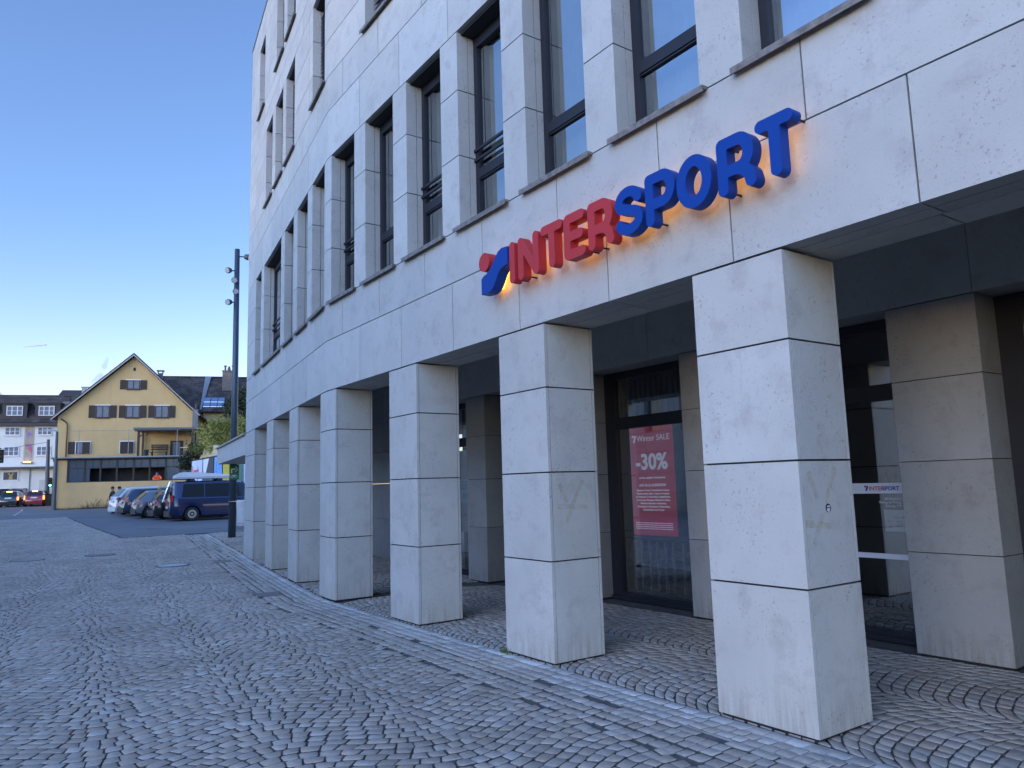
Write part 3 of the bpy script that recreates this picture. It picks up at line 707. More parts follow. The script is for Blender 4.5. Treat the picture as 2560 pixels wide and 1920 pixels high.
# stained letter marks left on two pillars
STAIN = mat('glue_stain', (.55, .49, .36), .8, var=.15, scale=30)
def stain(lines, S_, lab, k):
    o = thing('stain_mark', lab, 'stain', (4.45, S_, 1.3), group='scrubbed graffiti marks on pillars'); a = MB()
    for j, ln in enumerate(lines):
        for i, (p, q_) in enumerate(zip(ln, ln[1:])):
            dx, dz = q_[0]-p[0], q_[1]-p[1]; L = math.hypot(dx, dz); nx, nz = -dz/L*.024, dx/L*.024
            y = S_-.0003-.0001*(i+3*j)
            a.add([(p[0]-nx, y, p[1]-nz), (p[0]+nx, y, p[1]+nz), (q_[0]+nx*.8, y, q_[1]+nz*.8), (q_[0]-nx*.8, y, q_[1]-nz*.8)], [(0, 1, 2, 3)])
    build('mark', a, M['stain_soft'], o)
k = NT('stain_soft'); k.b.inputs['Base Color'].default_value = (.52, .42, .20, 1); k.b.inputs['Roughness'].default_value = .8
n1 = ramp(k, noise(k, 11, 3, .6), .36, .70, (0, 0, 0), (.34, .34, .34)); k.l(n1, k.b.inputs['Alpha']); M['stain_soft'] = k.m
stain([[(4.299, 1.625), (4.376, 1.455)], [(4.599, 1.656), (4.45, 1.40), (4.307, 1.167)], [(4.227, 1.303), (4.512, 1.272)]], 2.856, 'pale yellow scrubbed letter mark on the side of the nearest pillar', 0)
stain([[(4.319, 1.596), (4.402, 1.417)], [(4.599, 1.625), (4.49, 1.43), (4.393, 1.243)], [(4.287, 1.387), (4.644, 1.373)]], 5.433, 'pale yellow scrubbed letter mark on the side of the second pillar', 1)

# ------------------------------------------------------------------ distant buildings (local frames: s along front, o depth away, z)
HD = R(108); eH = (math.sin(HD), math.cos(HD)); nH = (-math.cos(HD), math.sin(HD))     # nH points away from the viewer
class Fr:
    def __init__(s, x, y): s.x, s.y = x, y
    def p(s, a, o, z): return (s.x+eH[0]*a+nH[0]*o, s.y+eH[1]*a+nH[1]*o, z)
    def box(s, mb, a0, a1, o0, o1, z0, z1, mi=0):
        mb.hexa([s.p(a0, o0, z0), s.p(a1, o0, z0), s.p(a1, o1, z0), s.p(a0, o1, z0)], [s.p(a0, o0, z1), s.p(a1, o0, z1), s.p(a1, o1, z1), s.p(a0, o1, z1)], mi)
    def poly(s, mb, pts, o0, o1, mi=0):
        n = len(pts); vs = [s.p(a, o0, z) for a, z in pts]+[s.p(a, o1, z) for a, z in pts]
        mb.add(vs, [tuple(range(n)), tuple(range(2*n-1, n-1, -1))]+[(i, n+i, n+(i+1) % n, (i+1) % n) for i in range(n)], mi)
def plaster(name, col, dirt=(.7, .68, .6), sc_=.8):
    k = NT(name); b = k.b; b.inputs['Roughness'].default_value = .85
    c = mix(k, ramp(k, noise(k, sc_, 5, .6), .3, .7), col, tuple(x*.88 for x in col))
    mp = k.n('Mapping'); mp.inputs['Scale'].default_value = (2.2, 2.2, .25); k.l(k.n('NewGeometry').outputs['Position'], mp.inputs[0])
    c = mix(k, ramp(k, noise(k, 1.1, 4, .6, mp.outputs[0]), .52, .75), c, tuple(x*y for x, y in zip(col, dirt)))
    k.l(c, b.inputs['Base Color']); bn = k.n('Bump'); bn.inputs['Strength'].default_value = .3; bn.inputs['Distance'].default_value = .02
    k.l(noise(k, 18, 4), bn.inputs['Height']); k.l(bn.outputs[0], b.inputs['Normal']); M[name] = k.m; return k.m
OCHRE = plaster('ochre_plaster', (.52, .37, .17), (.88, .86, .80)); WHITEP = plaster('white_plaster', (.66, .66, .62), (.85, .85, .84), .5)
def tiles(name, c0, c1):
    k = NT(name); b = k.b; b.inputs['Roughness'].default_value = .8
    tcn = k.n('TexCoord'); br = k.n('TexBrick'); br.offset = .5; k.l(tcn.outputs['UV'], br.inputs[0])
    br.inputs['Color1'].default_value = (*c0, 1); br.inputs['Color2'].default_value = (*c1, 1); br.inputs['Mortar'].default_value = (*[x*.35 for x in c0], 1)
    br.inputs['Scale'].default_value = 1; br.inputs['Mortar Size'].default_value = .03; br.inputs['Brick Width'].default_value = .26; br.inputs['Row Height'].default_value = .3
    c = mix(k, ramp(k, noise(k, .9, 5, .65), .45, .7), br.outputs[0], tuple(x*1.9 for x in c1)); 
    c = mix(k, ramp(k, noise(k, 7, 3, .65), .66, .72), c, (.22, .20, .17))
    k.l(c, b.inputs['Base Color']); bn = k.n('Bump'); bn.inputs['Strength'].default_value = .8; bn.inputs['Distance'].default_value = .05
    k.l(br.outputs['Fac'], bn.inputs['Height']); bn.invert = True; k.l(bn.outputs[0], b.inputs['Normal']); M[name] = k.m; return k.m
TILE = tiles('roof_tiles', (.045, .036, .032), (.070, .052, .045))
def slope(f, name, a0, a1, o0, z0, o1, z1, th, m, parent, wavy=0):
    """roof slab from eave (o0,z0) to ridge (o1,z1); each course is a real step"""
    mb = MB(); L = math.hypot(o1-o0, z1-z0); n = max(2, int(L/.34)); uv = []
    no, nz = -(z1-z0)/L, (o1-o0)/L
    if nz < 0: no, nz = -no, -nz
    for i in range(n):
        t0, t1 = i/n, (i+1)/n; A = lambda t, h: (o0+(o1-o0)*t+no*h, z0+(z1-z0)*t+nz*h)
        p0, p1, p2, p3 = A(t0, -th), A(t1, -th), A(t1, 0), A(t0, .03)
        mb.hexa([f.p(a0, *p0), f.p(a1, *p0), f.p(a1, *p1), f.p(a0, *p1)], [f.p(a0, *p3), f.p(a1, *p3), f.p(a1, *p2), f.p(a0, *p2)])
    o = build(name, mb, m, parent); me = o.data; ul = me.uv_layers.new(name='UVMap'); E = Vector((eH[0], eH[1], 0)); Sv = Vector((nH[0]*(o1-o0)/L, nH[1]*(o1-o0)/L, (z1-z0)/L))
    for lp in me.loops:
        v = me.vertices[lp.vertex_index].co; ul.data[lp.index].uv = (v.dot(E), v.dot(Sv))
    return o
DW = mat('dark_brown_wood', (.030, .020, .016), .65, var=.25, scale=8); WHT_ = mat('white_paint', (.62, .63, .62), .6, var=.04)
WGL = mat('far_glass', (.05, .06, .07), .08, var=0, spec=.9); NET = mat('net_curtain', (.14, .16, .19), .8, var=.15, scale=5)
ZINC = mat('zinc', (.25, .26, .27))
def fwin(f, par, a0, a1, z0, z1, o, nx, frame, bars=0, glass=None, sill=True, depth=.07, ft=.06, hb=None):
    mb = MB(); f.box(mb, a0, a0+ft, o-depth, o-.002, z0, z1); f.box(mb, a1-ft, a1, o-depth, o-.002, z0, z1)
    f.box(mb, a0+ft, a1-ft, o-depth, o-.002, z0, z0+ft); f.box(mb, a0+ft, a1-ft, o-depth, o-.002, z1-ft, z1)
    for i in range(1, nx):
        c = a0+(a1-a0)*i/nx; f.box(mb, c-ft*.55, c+ft*.55, o-depth+.01, o-.002, z0+ft, z1-ft)
    if bars: f.box(mb, a0+ft, a1-ft, o-depth+.02, o-.002, (z0+z1)/2-.02, (z0+z1)/2+.02)
    wo = build('window', mb, frame, par)
    g = MB(); f.box(g, a0+ft*.9, a1-ft*.9, o-.04, o-.005, z0+ft*.9, z1-ft*.9); build('pane', g, glass or WGL, wo)
    if sill: g = MB(); f.box(g, a0-.08, a1+.08, o-.14, o-.003, z0-.07, z0-.002); build('sill', g, hb or DW, wo)
    return wo
def shutter(f, par, a0, a1, z0, z1, o):
    mb = MB(); n = int((z1-z0)/.085)
    f.box(mb, a0, a0+.05, o-.06, o-.003, z0, z1); f.box(mb, a1-.05, a1, o-.06, o-.003, z0, z1); f.box(mb, a0+.05, a1-.05, o-.03, o-.003, z0, z1)
    for i in range(n): z = z0+.02+i*(z1-z0-.04)/n; f.box(mb, a0+.05, a1-.05, o-.055, o-.031, z, z+.045)
    build('shutter', mb, DW, par)

# -- ochre gabled house
SB = 2.5; gs = lambda s: 1.034*s-.63; gh = lambda z: 1.034*(z-1.6)+1.6
H = Fr(4.98, 75); hs = thing('gabled_house', 'ochre yellow house with a steep gable and brown shutters beyond the car park', 'house', H.p(5.5, 5, .5))
hw = MB(); eL, eR = gs(-.20), gs(10.62)
H.poly(hw, [(eL, 0), (eR, 0), (eR, gh(8.9)), (gs(5.63), gh(13.85)), (eL, gh(8.5))], SB, SB+13); build('wall', hw, OCHRE, hs)
ex = MB(); H.box(ex, -.16, 11.0, .0, SB-.004, 0, 2.80); H.box(ex, -.16, .70, .001, SB-.004, 2.80, 4.72); H.box(ex, .70, 11, 1.8, SB-.004, 2.80, 4.72); H.box(ex, 10.7, 11, .001, 1.79, 2.80, 4.72)
build('veranda_wall', ex, OCHRE, hs)
er = MB(); H.box(er, -.35, 11.25, -.35, SB-.01, 4.78, 4.95); build('veranda_roof', er, mat('bitumen', (.05, .05, .055), .8), hs)
gu = MB(); gu.tube([H.p(-.45, -.42, 4.90), H.p(11.25, -.42, 4.93)], .075, 8); build('gutter', gu, ZINC, hs)
sof = MB(); H.box(sof, .70, 11.0, .02, .12, 4.70, 4.775); H.box(sof, .70, 11.0, .0, .14, 2.805, 2.87); H.box(sof, .72, 10.9, .04, .10, 3.98, 4.04)
for a in (.75, 2.03, 3.27, 4.56, 5.88, 7.16, 8.46, 9.65, 10.7): H.box(sof, a-.07, a+.07, .01, .13, 2.872, 4.698)
for a in (1.4, 2.65, 3.9, 5.2, 6.5, 7.8, 9.1, 10.2): H.box(sof, a-.025, a+.025, .05, .09, 4.041, 4.698)
build('veranda_frame', sof, DW, hs)
vg = MB()
for a, b in ((.82, 1.96), (2.10, 3.20), (3.34, 4.49), (4.63, 5.81), (5.95, 7.09), (7.23, 8.39), (8.53, 9.58), (9.72, 10.63)):
    H.box(vg, a, b, .065, .075, 4.042, 4.697)
for a, b in ((.82, 1.96), (2.10, 2.45), (8.53, 9.58), (9.72, 10.63)): H.box(vg, a, b, .065, .075, 2.872, 3.978)
build('veranda_glazing', vg, mat('grey_glass', (.055, .07, .09), .15, var=.1, spec=.8), hs)
vf = MB(); H.box(vf, .71, 10.69, .15, 1.79, 2.81, 2.83); H.box(vf, .71, 10.69, 1.70, 1.79, 2.84, 4.70); H.box(vf, .71, 10.69, .15, 1.69, 4.66, 4.72); H.box(vf, .705, .74, .15, 1.69, 2.84, 4.65); H.box(vf, 10.6, 10.69, .15, 1.69, 2.84, 4.65); build('veranda_dark_lining', vf, DARKIN, hs)  # dark floor, back, sides and ceiling, painting in the shade inside the veranda
slL, slR = gs(-.62), gs(11.2); pk = gs(5.63)
def rake(a0, z0, a1, z1, nm):
    mb = MB(); L = math.hypot(a1-a0, z1-z0); n = 16; dz = .16
    for i in range(n):
        t0, t1 = i/n, (i+1)/n; p = lambda t, h: (a0+(a1-a0)*t, z0+(z1-z0)*t+h)
        H.poly(mb, [p(t0, 0), p(t1, 0), p(t1, dz), p(t0, dz+.02)], SB-.45, SB+13.4)
    return build(nm, mb, TILE, hs)
rf1 = rake(slL, gh(8.25), pk, gh(14.0), 'roof'); rf2 = rake(slR, gh(8.6), pk, gh(14.0), 'roof')
br_ = MB()
for a0, z0 in ((slL, gh(8.25)), (slR, gh(8.6))):
    H.poly(br_, [(a0, z0-.12), (pk, gh(14.0)-.12), (pk, gh(14.0)+.02), (a0, z0+.02)][::1 if a0 < pk else -1], SB-.52, SB-.452)
build('barge_board', br_, ZINC, hs)
for a0, a1, z0, z1 in ((2.72, 3.78, 8.40, 9.46), (5.10, 6.18, 8.40, 9.46), (7.45, 8.54, 8.40, 9.46), (5.10, 6.14, 10.93, 11.74)):
    a0, a1, z0, z1 = gs(a0), gs(a1), gh(z0), gh(z1); w_ = .52
    wo = fwin(H, hs, a0, a1, z0, z1, SB, 2, DW, glass=NET)
    m = MB(); H.box(m, a0-.12, a1+.12, SB-.05, SB-.002, z1+.003, z1+.09); build('lintel_board', m, WHT_, wo)
    shutter(H, hs, a0-w_-.06, a0-.05, z0-.02, z1+.02, SB); shutter(H, hs, a1+.05, a1+w_+.06, z0-.02, z1+.02, SB)
for a0, a1, op in ((1.24, 2.45, 1), (4.68, 5.88, 0)):
    a0, a1, z0, z1 = gs(a0), gs(a1), gh(5.24), gh(6.36)
    m = MB(); H.box(m, a0, a1, SB-.04, SB-.002, z0, z1); build('window_surround', m, WHT_, hs)
    wo = fwin(H, hs, a0+.09, a1-.09, z0+.02, z1-.09, SB-.042, 2, DW, glass=NET, sill=False)
    if op: shutter(H, hs, a0-.55, a0-.03, z0, z1-.06, SB); shutter(H, hs, (a0+a1)/2+.02, a1-.09, z0+.02, z1-.09, SB-.115)
    else: shutter(H, hs, a0+.09, (a0+a1)/2-.01, z0+.02, z1-.09, SB-.115); shutter(H, hs, (a0+a1)/2+.01, a1-.09, z0+.02, z1-.09, SB-.115)
m = MB(); H.box(m, gs(5.56), gs(5.74), SB-.03, SB-.002, gh(12.6), gh(12.88)); build('vent', m, BLACK, hs)
dr = MB(); H.box(dr, gs(8.78), gs(9.85), SB-.05, SB-.002, 4.96, gh(6.32)); build('balcony_door_frame', dr, DW, hs); dr = MB(); H.box(dr, gs(9.0), gs(9.6), SB-.07, SB-.052, 4.98, gh(6.2)); build('balcony_door', dr, NET, hs)
pc = MB(); H.box(pc, 5.78, 11.3, -.25, SB-.01, 7.33, 7.50); build('porch_roof', pc, mat('sheet_roof', (.09, .09, .10), .5), hs)
pf = MB(); 
for a in (6.18, 10.6): H.box(pf, a-.09, a+.09, -.05, .13, 4.96, 7.32); H.box(pf, a-.07, a+.07, SB-.3, SB-.16, 4.96, 7.32)
H.box(pf, 5.85, 11.2, -.06, .06, 7.18, 7.325)
for a, d in ((6.27, .5), (10.5, -.5)): pf.hexa([H.p(a, 0, 6.65), H.p(a, .08, 6.65), H.p(a, .08, 6.78), H.p(a, 0, 6.78)], [H.p(a+d, 0, 7.08), H.p(a+d, .08, 7.08), H.p(a+d, .08, 7.18), H.p(a+d, 0, 7.18)])
build('porch_frame', pf, DW, hs)
rl = MB(); rl.tube([H.p(.92, -.2, 7.22), H.p(9.6, -.2, 7.30)], .022, 6)
for a in (1.54, 5.43, 9.36): rl.tube([H.p(a, -.2, 4.95), H.p(a, -.2, 7.3)], .03, 6)
build('rail', rl, ZINC, hs)
dp = MB(); dp.tube([H.p(-.55, SB-.1, gh(8.3)), H.p(-.1, SB-.12, gh(7.95)), H.p(-.02, SB-.14, gh(7.7)), H.p(-.02, SB-.14, 5.0)], .06, 7); dp.tube([H.p(-.30, -.12, 4.85), H.p(-.20, -.10, 4.5), H.p(-.20, -.10, .5)], .10, 8); build('downpipe', dp, mat('copper_brown', (.07, .045, .035), .5, .5), hs)
ch = MB(); H.box(ch, gs(10.62)-.02, gs(11.05), SB-.5, SB-.02, 7.5, gh(9.0)); H.box(ch, gs(10.62)-.07, gs(11.05)+.05, SB-.55, SB+.03, gh(9.0), gh(9.08)); co = build('chimney', ch, mat('grey_render', (.16, .165, .17), .9), hs)
ch = MB(); ch.tube([H.p(gs(10.85), SB-.26, gh(9.08)), H.p(gs(10.85), SB-.26, gh(9.6))], .10, 8); build('chimney_pot', ch, mat('clay', (.12, .08, .07), .8), co)
ch = MB(); H.box(ch, gs(6.85), gs(7.25), SB+5, SB+5.4, gh(12), gh(13.15)); H.box(ch, gs(6.72), gs(7.38), SB+4.9, SB+5.5, gh(13.35), gh(13.42))
for a in (6.80, 7.22): H.box(ch, gs(a), gs(a)+.08, SB+5, SB+5.35, gh(13.15), gh(13.35))
build('chimney', ch, mat('grey_render', (.16, .165, .17)), hs)
# bench, pots on the terrace
b_ = thing('wooden_bench', 'dark slatted wooden bench on the roof terrace of the ochre house', 'bench', H.p(7.6, 1.9, 4.95))
m = MB(); H.box(m, 6.9, 8.35, 1.6, 2.05, 5.38, 5.44); build('seat', m, DW, b_); m = MB()
for z in (5.62, 5.82, 6.0): H.box(m, 6.9, 8.35, 2.06, 2.10, z, z+.12)
build('backrest', m, DW, b_)
for a in (7.0, 8.2): m = MB(); H.box(m, a, a+.07, 1.62, 2.15, 4.955, 5.375); H.box(m, a, a+.07, 2.105, 2.16, 5.375, 6.1); build('leg', m, DW, b_)
t_ = thing('plant_table', 'small grey table with a terracotta pot on the roof terrace', 'table', H.p(9.9, .9, 4.95)); m = MB(); H.box(m, 9.5, 10.3, .7, 1.2, 5.72, 5.77); build('tabletop', m, WHT_, t_)
m = MB()
for a in (9.53, 10.22): H.box(m, a, a+.05, .75, .8, 4.955, 5.719); H.box(m, a, a+.05, 1.1, 1.15, 4.955, 5.719)
build('leg_frame', m, DW, t_)
t_ = thing('flower_pot', 'terracotta flower pot on the roof terrace beside the table', 'flower pot', H.p(10.1, .45, 4.95)); m = MB(); m.tube([H.p(10.1, .45, 4.955), H.p(10.1, .45, 5.3)], [.16, .22], 12); build('pot', m, mat('terracotta', (.22, .09, .05), .8), t_); m = MB(); m.tube([H.p(10.1, .45, 5.28), H.p(10.1, .45, 5.31)], .2, 12); build('soil', m, BLACK, t_)
t_ = thing('dark_bucket', 'dark grey tub standing left of the terrace bench', 'tub', H.p(6.6, 1.2, 4.95)); m = MB(); m.tube([H.p(6.62, 1.0, 4.955), H.p(6.62, 1.0, 5.6)], [.2, .28], 12); build('tub', m, mat('dark_plastic', (.03, .035, .045), .5), t_)

# -- white house at the left
W_ = Fr(3.41, 95); wh = thing('white_house', 'white house with dark dormers, mural strip and awning band beyond the crossing', 'house', W_.p(-2, 5, 1))
m = MB(); W_.box(m, -16, 4.2, 0, 11, -.5, 9.2); build('wall', m, WHITEP, wh)
m = MB(); W_.box(m, -16.3, 4.5, -.45, -.002, 9.22, 9.55); build('eave_board', m, mat('black_paint', (.025, .025, .03), .6), wh)
slope(W_, 'roof', -16.3, 4.5, -.5, 9.6, 1.4, 11.9, .1, TILE, wh); slope(W_, 'roof', -16.3, 4.5, 1.35, 11.95, 5.5, 13.25, .1, TILE, wh); slope(W_, 'roof', -16.3, 4.5, 11.4, 9.6, 5.6, 13.2, .1, TILE, wh)
for a0, a1, b0, b1 in ((-2.46, -.15, -2.06, -.55), (.59, 2.95, .93, 2.43), (-5.5, -3.2, -5.1, -3.6)):
    m = MB(); W_.box(m, a0, a1, -.15, 2.5, 9.85, 11.62); W_.box(m, a0-.1, a1+.1, -.3, 2.9, 11.622, 11.78); do = build('dormer', m, mat('slate', (.035, .033, .033), .7), wh)
    wo = fwin(W_, do, b0, b1, 10.33, 11.38, -.152, 3, WHT_, 1, glass=NET, sill=False, ft=.08)
for b0, b1 in ((-2.14, -.74), (.90, 2.28), (-5.3, -3.9)):
    for z0, z1 in ((8.26, 9.12), (6.07, 7.05)): fwin(W_, wh, b0, b1, z0, z1, 0, 3, WHT_, 1, glass=NET, ft=.07, hb=WHT_)
m = MB(); W_.box(m, -16.2, 4.3, -.9, -.003, 4.68, 4.86); build('canopy_band', m, mat('dark_band', (.06, .07, .08), .6), wh); m = MB(); W_.box(m, -16.2, 4.3, -.95, -.003, 4.87, 5.05); build('canopy_fascia', m, WHT_, wh)
k = NT('mural_paint'); n1 = k.n('TexNoise'); n1.inputs['Scale'].default_value = 1.4; n1.inputs['Detail'].default_value = 3; k.l(k.n('NewGeometry').outputs['Position'], n1.inputs[0]); hs_ = k.n('HueSaturation'); hs_.inputs['Saturation'].default_value = 2.0; k.l(n1.outputs['Color'], hs_.inputs['Color']); k.l(mix(k, .25, mix(k, 1, hs_.outputs[0], (.55, .45, .5), 'MULTIPLY'), (.5, .35, .25)), k.b.inputs['Base Color'])
mu = thing('painted_wall_panel', 'tall narrow colourful abstract painted strip on the white house', 'mural', W_.p(.1, -.05, 5.4)); m = MB(); W_.box(m, -.22, .48, -.05, -.004, 5.5, 9.1); build('panel', m, k.m, mu); m = MB(); W_.box(m, -.33, .60, -.03, -.003, 5.42, 9.2); build('border', m, mat('border_sand', (.45, .40, .30), .8), mu)
ul = thing('uplight', 'glowing warm lamp ledge under the painted strip on the white house', 'lamp', W_.p(.1, -.3, 5.3)); m = MB(); W_.box(m, -.45, .65, -.4, -.004, 5.28, 5.34); build('ledge', m, DW, ul); m = MB(); W_.box(m, -.2, .45, -.30, -.16, 5.345, 5.40); build('lamp', m, mat('warm_lamp', (1, .6, .2), .5, var=0, emit=((1, .5, .16), 4)), ul)
m = MB(); W_.box(m, -2.16, -.62, -.06, -.003, 3.40, 4.50); build('sign_frame', m, WHT_, wh)
m = MB(); W_.box(m, -2.02, -.76, -.075, -.061, 3.55, 4.36); build('shop_panel', m, mat('panel_navy', (.015, .018, .05), .4), wh)
m = MB(); W_.poly(m, [(-1.55, 3.60), (-1.15, 3.60), (-1.2, 3.95), (-1.05, 4.25), (-1.2, 4.28), (-1.33, 4.05), (-1.5, 4.28), (-1.62, 4.22), (-1.45, 3.95)], -.085, -.076); W_.box(m, -1.95, -.85, -.085, -.0765, 3.56, 3.585); build('emblem', m, mat('emblem_gold', (.35, .28, .05), .5), wh)
m = MB(); W_.box(m, -2.7, .22, -.05, -.003, 1.9, 2.62); build('showcase', m, BLACK, wh); 
m = MB(); W_.box(m, .35, .42, -.1, -.003, 1, 4.66); build('downpipe', m, ZINC, wh)
m = MB(); W_.box(m, 1.3, 2.6, -.03, -.003, .9, 3.5); build('garage_door', m, mat('door_grey', (.45, .45, .43), .7), wh)
m = MB(); W_.box(m, 2.85, 3.65, 1.0, 1.9, 10.6, 12.0); co = build('chimney', m, mat('grey_render', (.16, .165, .17)), wh); m = MB(); W_.box(m, 3.0, 3.5, 1.15, 1.75, 12.02, 12.6); W_.box(m, 2.92, 3.58, 1.07, 1.83, 12.62, 12.7); build('chimney_cap', m, mat('slate', (.035, .033, .033)), co)
# -- dark roofed block behind, with a flue
Bk = Fr(6.0, 118); bk = thing('back_block', 'dark flat-topped roof block rising behind the white house', 'building', Bk.p(3, 5, 1)); m = MB(); Bk.box(m, 1.0, 9, 0, 8, 0, 14.0); build('wall', m, mat('slate', (.035, .033, .033)), bk); m = MB(); Bk.hexa = None if 0 else None
m = MB(); m.hexa([Bk.p(.7, -.3, 14.0), Bk.p(9.3, -.3, 14.0), Bk.p(9.3, 8, 14.0), Bk.p(.7, 8, 14.0)], [Bk.p(1.6, 1.5, 16.2), Bk.p(9.3, 1.5, 16.2), Bk.p(9.3, 7, 16.2), Bk.p(1.6, 7, 16.2)]); build('roof', m, mat('slate', (.035, .033, .033)), bk)
m = MB(); Bk.box(m, 4.3, 6.5, -.5, .1, 16.3, 16.45); Bk.box(m, 4.4, 4.9, -.45, 0, 14.9, 16.29); build('flue', m, ZINC, bk)
# -- long tiled house at the right
Rt = Fr(18.47, 88); rt = thing('long_tiled_house', 'long house with a dark tiled roof and skylight band behind the ochre gable', 'house', Rt.p(4, 4, 1))
m = MB(); Rt.box(m, 1.5, 16, -4.6, 5, 0, 10.0); Rt.box(m, -7, 1.49, -4.6, 5, 0, 8.6); build('wall', m, OCHRE, rt)
slope(Rt, 'roof', 1.2, 17, -5.1, 10.1, 0, 14.42, .15, TILE, rt); slope(Rt, 'roof', -8, 1.15, -6.2, 8.9, 0, 14.40, .15, TILE, rt); slope(Rt, 'roof', -8, 17, 6, 9.5, .15, 14.40, .15, TILE, rt)
m = MB(); m.tube([Rt.p(-8, .05, 14.47), Rt.p(17, .05, 14.47)], .13, 7); build('ridge', m, TILE, rt)
m = MB(); m.hexa([Rt.p(1.18, -5.0, 10.28), Rt.p(1.34, -5.0, 10.28), Rt.p(1.8, -.1, 14.45), Rt.p(1.18, -.1, 14.45)], [Rt.p(1.18, -5.05, 10.33), Rt.p(1.34, -5.05, 10.33), Rt.p(1.8, -.15, 14.52), Rt.p(1.18, -.15, 14.52)]); build('flashing', m, mat('flashing_lead', (.20, .22, .24), .6, .2), rt)
sk = MB(); dd = lambda t, h=0: (-5.1*(1-t), 10.1+4.32*t+h)
for i in range(3):
    for j in range(2):
        a0 = 1.45+i*.70; t0 = .10+j*.135; p, q_ = dd(t0, .12), dd(t0+.122, .12); p2, q2 = dd(t0, .16), dd(t0+.122, .16)
        sk.hexa([Rt.p(a0, *p), Rt.p(a0+.64, *p), Rt.p(a0+.64, *q_), Rt.p(a0, *q_)], [Rt.p(a0, *p2), Rt.p(a0+.64, *p2), Rt.p(a0+.64, *q2), Rt.p(a0, *q2)])
build('skylight', sk, mat('sky_glass', (.45, .5, .6), .05, .9, var=0), rt)
m = MB(); Rt.box(m, 3.1, 4.3, -2.0, -1.0, 12.2, 14.9); Rt.box(m, 3.05, 4.35, -2.05, -.95, 14.92, 15.0); co = build('chimney', m, mat('old_brick', (.15, .13, .115), .9, var=.3, scale=5), rt)
m = MB(); m.tube([Rt.p(3.35, -1.5, 15.0), Rt.p(3.35, -1.5, 15.5)], .10, 7); m.tube([Rt.p(3.35, -1.5, 15.5), Rt.p(3.35, -1.5, 15.6)], .17, 7); m.tube([Rt.p(3.75, -1.5, 15.0), Rt.p(3.75, -1.5, 15.25), Rt.p(3.75, -1.5, 15.55)], [.16, .18, .06], 8); m.tube([Rt.p(4.15, -1.5, 15.0), Rt.p(4.15, -1.5, 15.5)], .10, 7); m.tube([Rt.p(4.15, -1.5, 15.5), Rt.p(4.15, -1.5, 15.6)], .17, 7); build('chimney_pot', m, mat('clay', (.12, .08, .07)), co)

# -- stone block across the street, behind the camera's left (seen mirrored in the glazing)
ob = thing('facing_stone_building', 'pale stone building across the street mirrored in the shop windows', 'building', (-16, 8, 0)); m = MB()
for j in range(22):
    for z0, z1 in ((0, 1), (1, 2), (2, 3), (3, 4)): m.box(-17, -13, 1+j*2.4+.01, 3.39+j*2.4, z0+.01, z1-.01)
    m.box(-17, -13, 1+j*2.4+.01, 2.2+j*2.4, 4.01, 6.3)
m.box(-17, -13.2, 1, 53.8, 6.31, 8.6); m.box(-16.9, -13.3, 1.1, 53.7, 0, 6.3); build('wall', m, STONE, ob); m = MB()
for j in range(22): m.box(-13.29, -13.25, 2.25+j*2.4, 3.35+j*2.4, 4.1, 6.2)
build('window', m, WGL, ob, kind='stuff')

# ------------------------------------------------------------------ billboards along the far side of the car park
XB = 13.0
def bill(nm, lab, y0, y1, col, top=4.06):
    t = thing(nm, lab, 'billboard', (XB, (y0+y1)/2, gz(y0)), group='billboards along the car park'); m = MB(); m.box(XB, XB+.06, y0, y1, 1.1, top); build('panel', m, col, t)
    m = MB(); m.box(XB-.03, XB+.09, y0, y1, top+.002, top+.09); m.box(XB-.03, XB+.09, y0, y1, 1.0, 1.098); m.box(XB-.03, XB+.09, y0, y0+.04, 1.098, top+.002); m.box(XB-.03, XB+.09, y1-.04, y1, 1.098, top+.002); build('frame', m, FRAME, t)
    m = MB()
    for y in (y0+.3, y1-.3): m.box(XB+.1, XB+.2, y-.05, y+.05, gz(y)-.1, top)
    build('post', m, FRAME, t); return t
b1 = bill('billboard', 'white and pale blue billboard with red script, left of the row behind the van', 58.2, 61.9, mat('bb_white', (.50, .58, .78), .6, var=.08, scale=.8))
m = MB(); vs, fs = textmesh('Kamrad', .72, (XB-.008, 61.75, 3.02), (0, -1, 0), (0, 0, 1), .003, 'LEFT', .02); m.add(vs, fs); build('lettering', m, mat('bb_red', (.62, .05, .05), .6, var=0), b1)
m = MB(); m.add([(XB-.006, 59.9, 3.9), (XB-.006, 59.5, 1.2), (XB-.006, 60.5, 1.2), (XB-.006, 60.1, 2.4)], [(0, 1, 2, 3)]); build('blue_figure', m, mat('bb_blue', (.08, .16, .40), .6), b1)
b2 = bill('billboard', 'dark grey billboard with a white V shape in the middle of the row', 54.95, 58.15, mat('bb_dark', (.045, .05, .065), .6))
m = MB(); m.add([(XB-.006, 58.14, 4.05), (XB-.006, 58.14, 3.3), (XB-.006, 57.6, 2.6), (XB-.006, 56.4, 4.05)], [(0, 1, 2, 3)]); m.add([(XB-.006, 55.85, 2.4), (XB-.006, 56.0, 2.9), (XB-.006, 55.95, 2.5), (XB-.006, 55.7, 2.5), (XB-.006, 55.6, 2.9), (XB-.006, 55.7, 2.4)], [(0, 1, 2, 3, 4, 5)]); build('white_shape', m, mat('bb_w', (.62, .66, .75), .6, var=0), b2)
m = MB(); m.add([(XB-.006, 56.0, 2.3), (XB-.006, 55.5, 2.3), (XB-.006, 55.55, 1.9), (XB-.006, 55.95, 1.9)], [(0, 1, 2, 3)]); build('red_block', m, mat('bb_red2', (.25, .03, .04), .6), b2)
b3 = bill('billboard', 'light blue billboard right of the dark one behind the roof box', 52.6, 54.9, mat('bb_sky', (.15, .36, .72), .6, var=.25, scale=1.5))
m = MB()
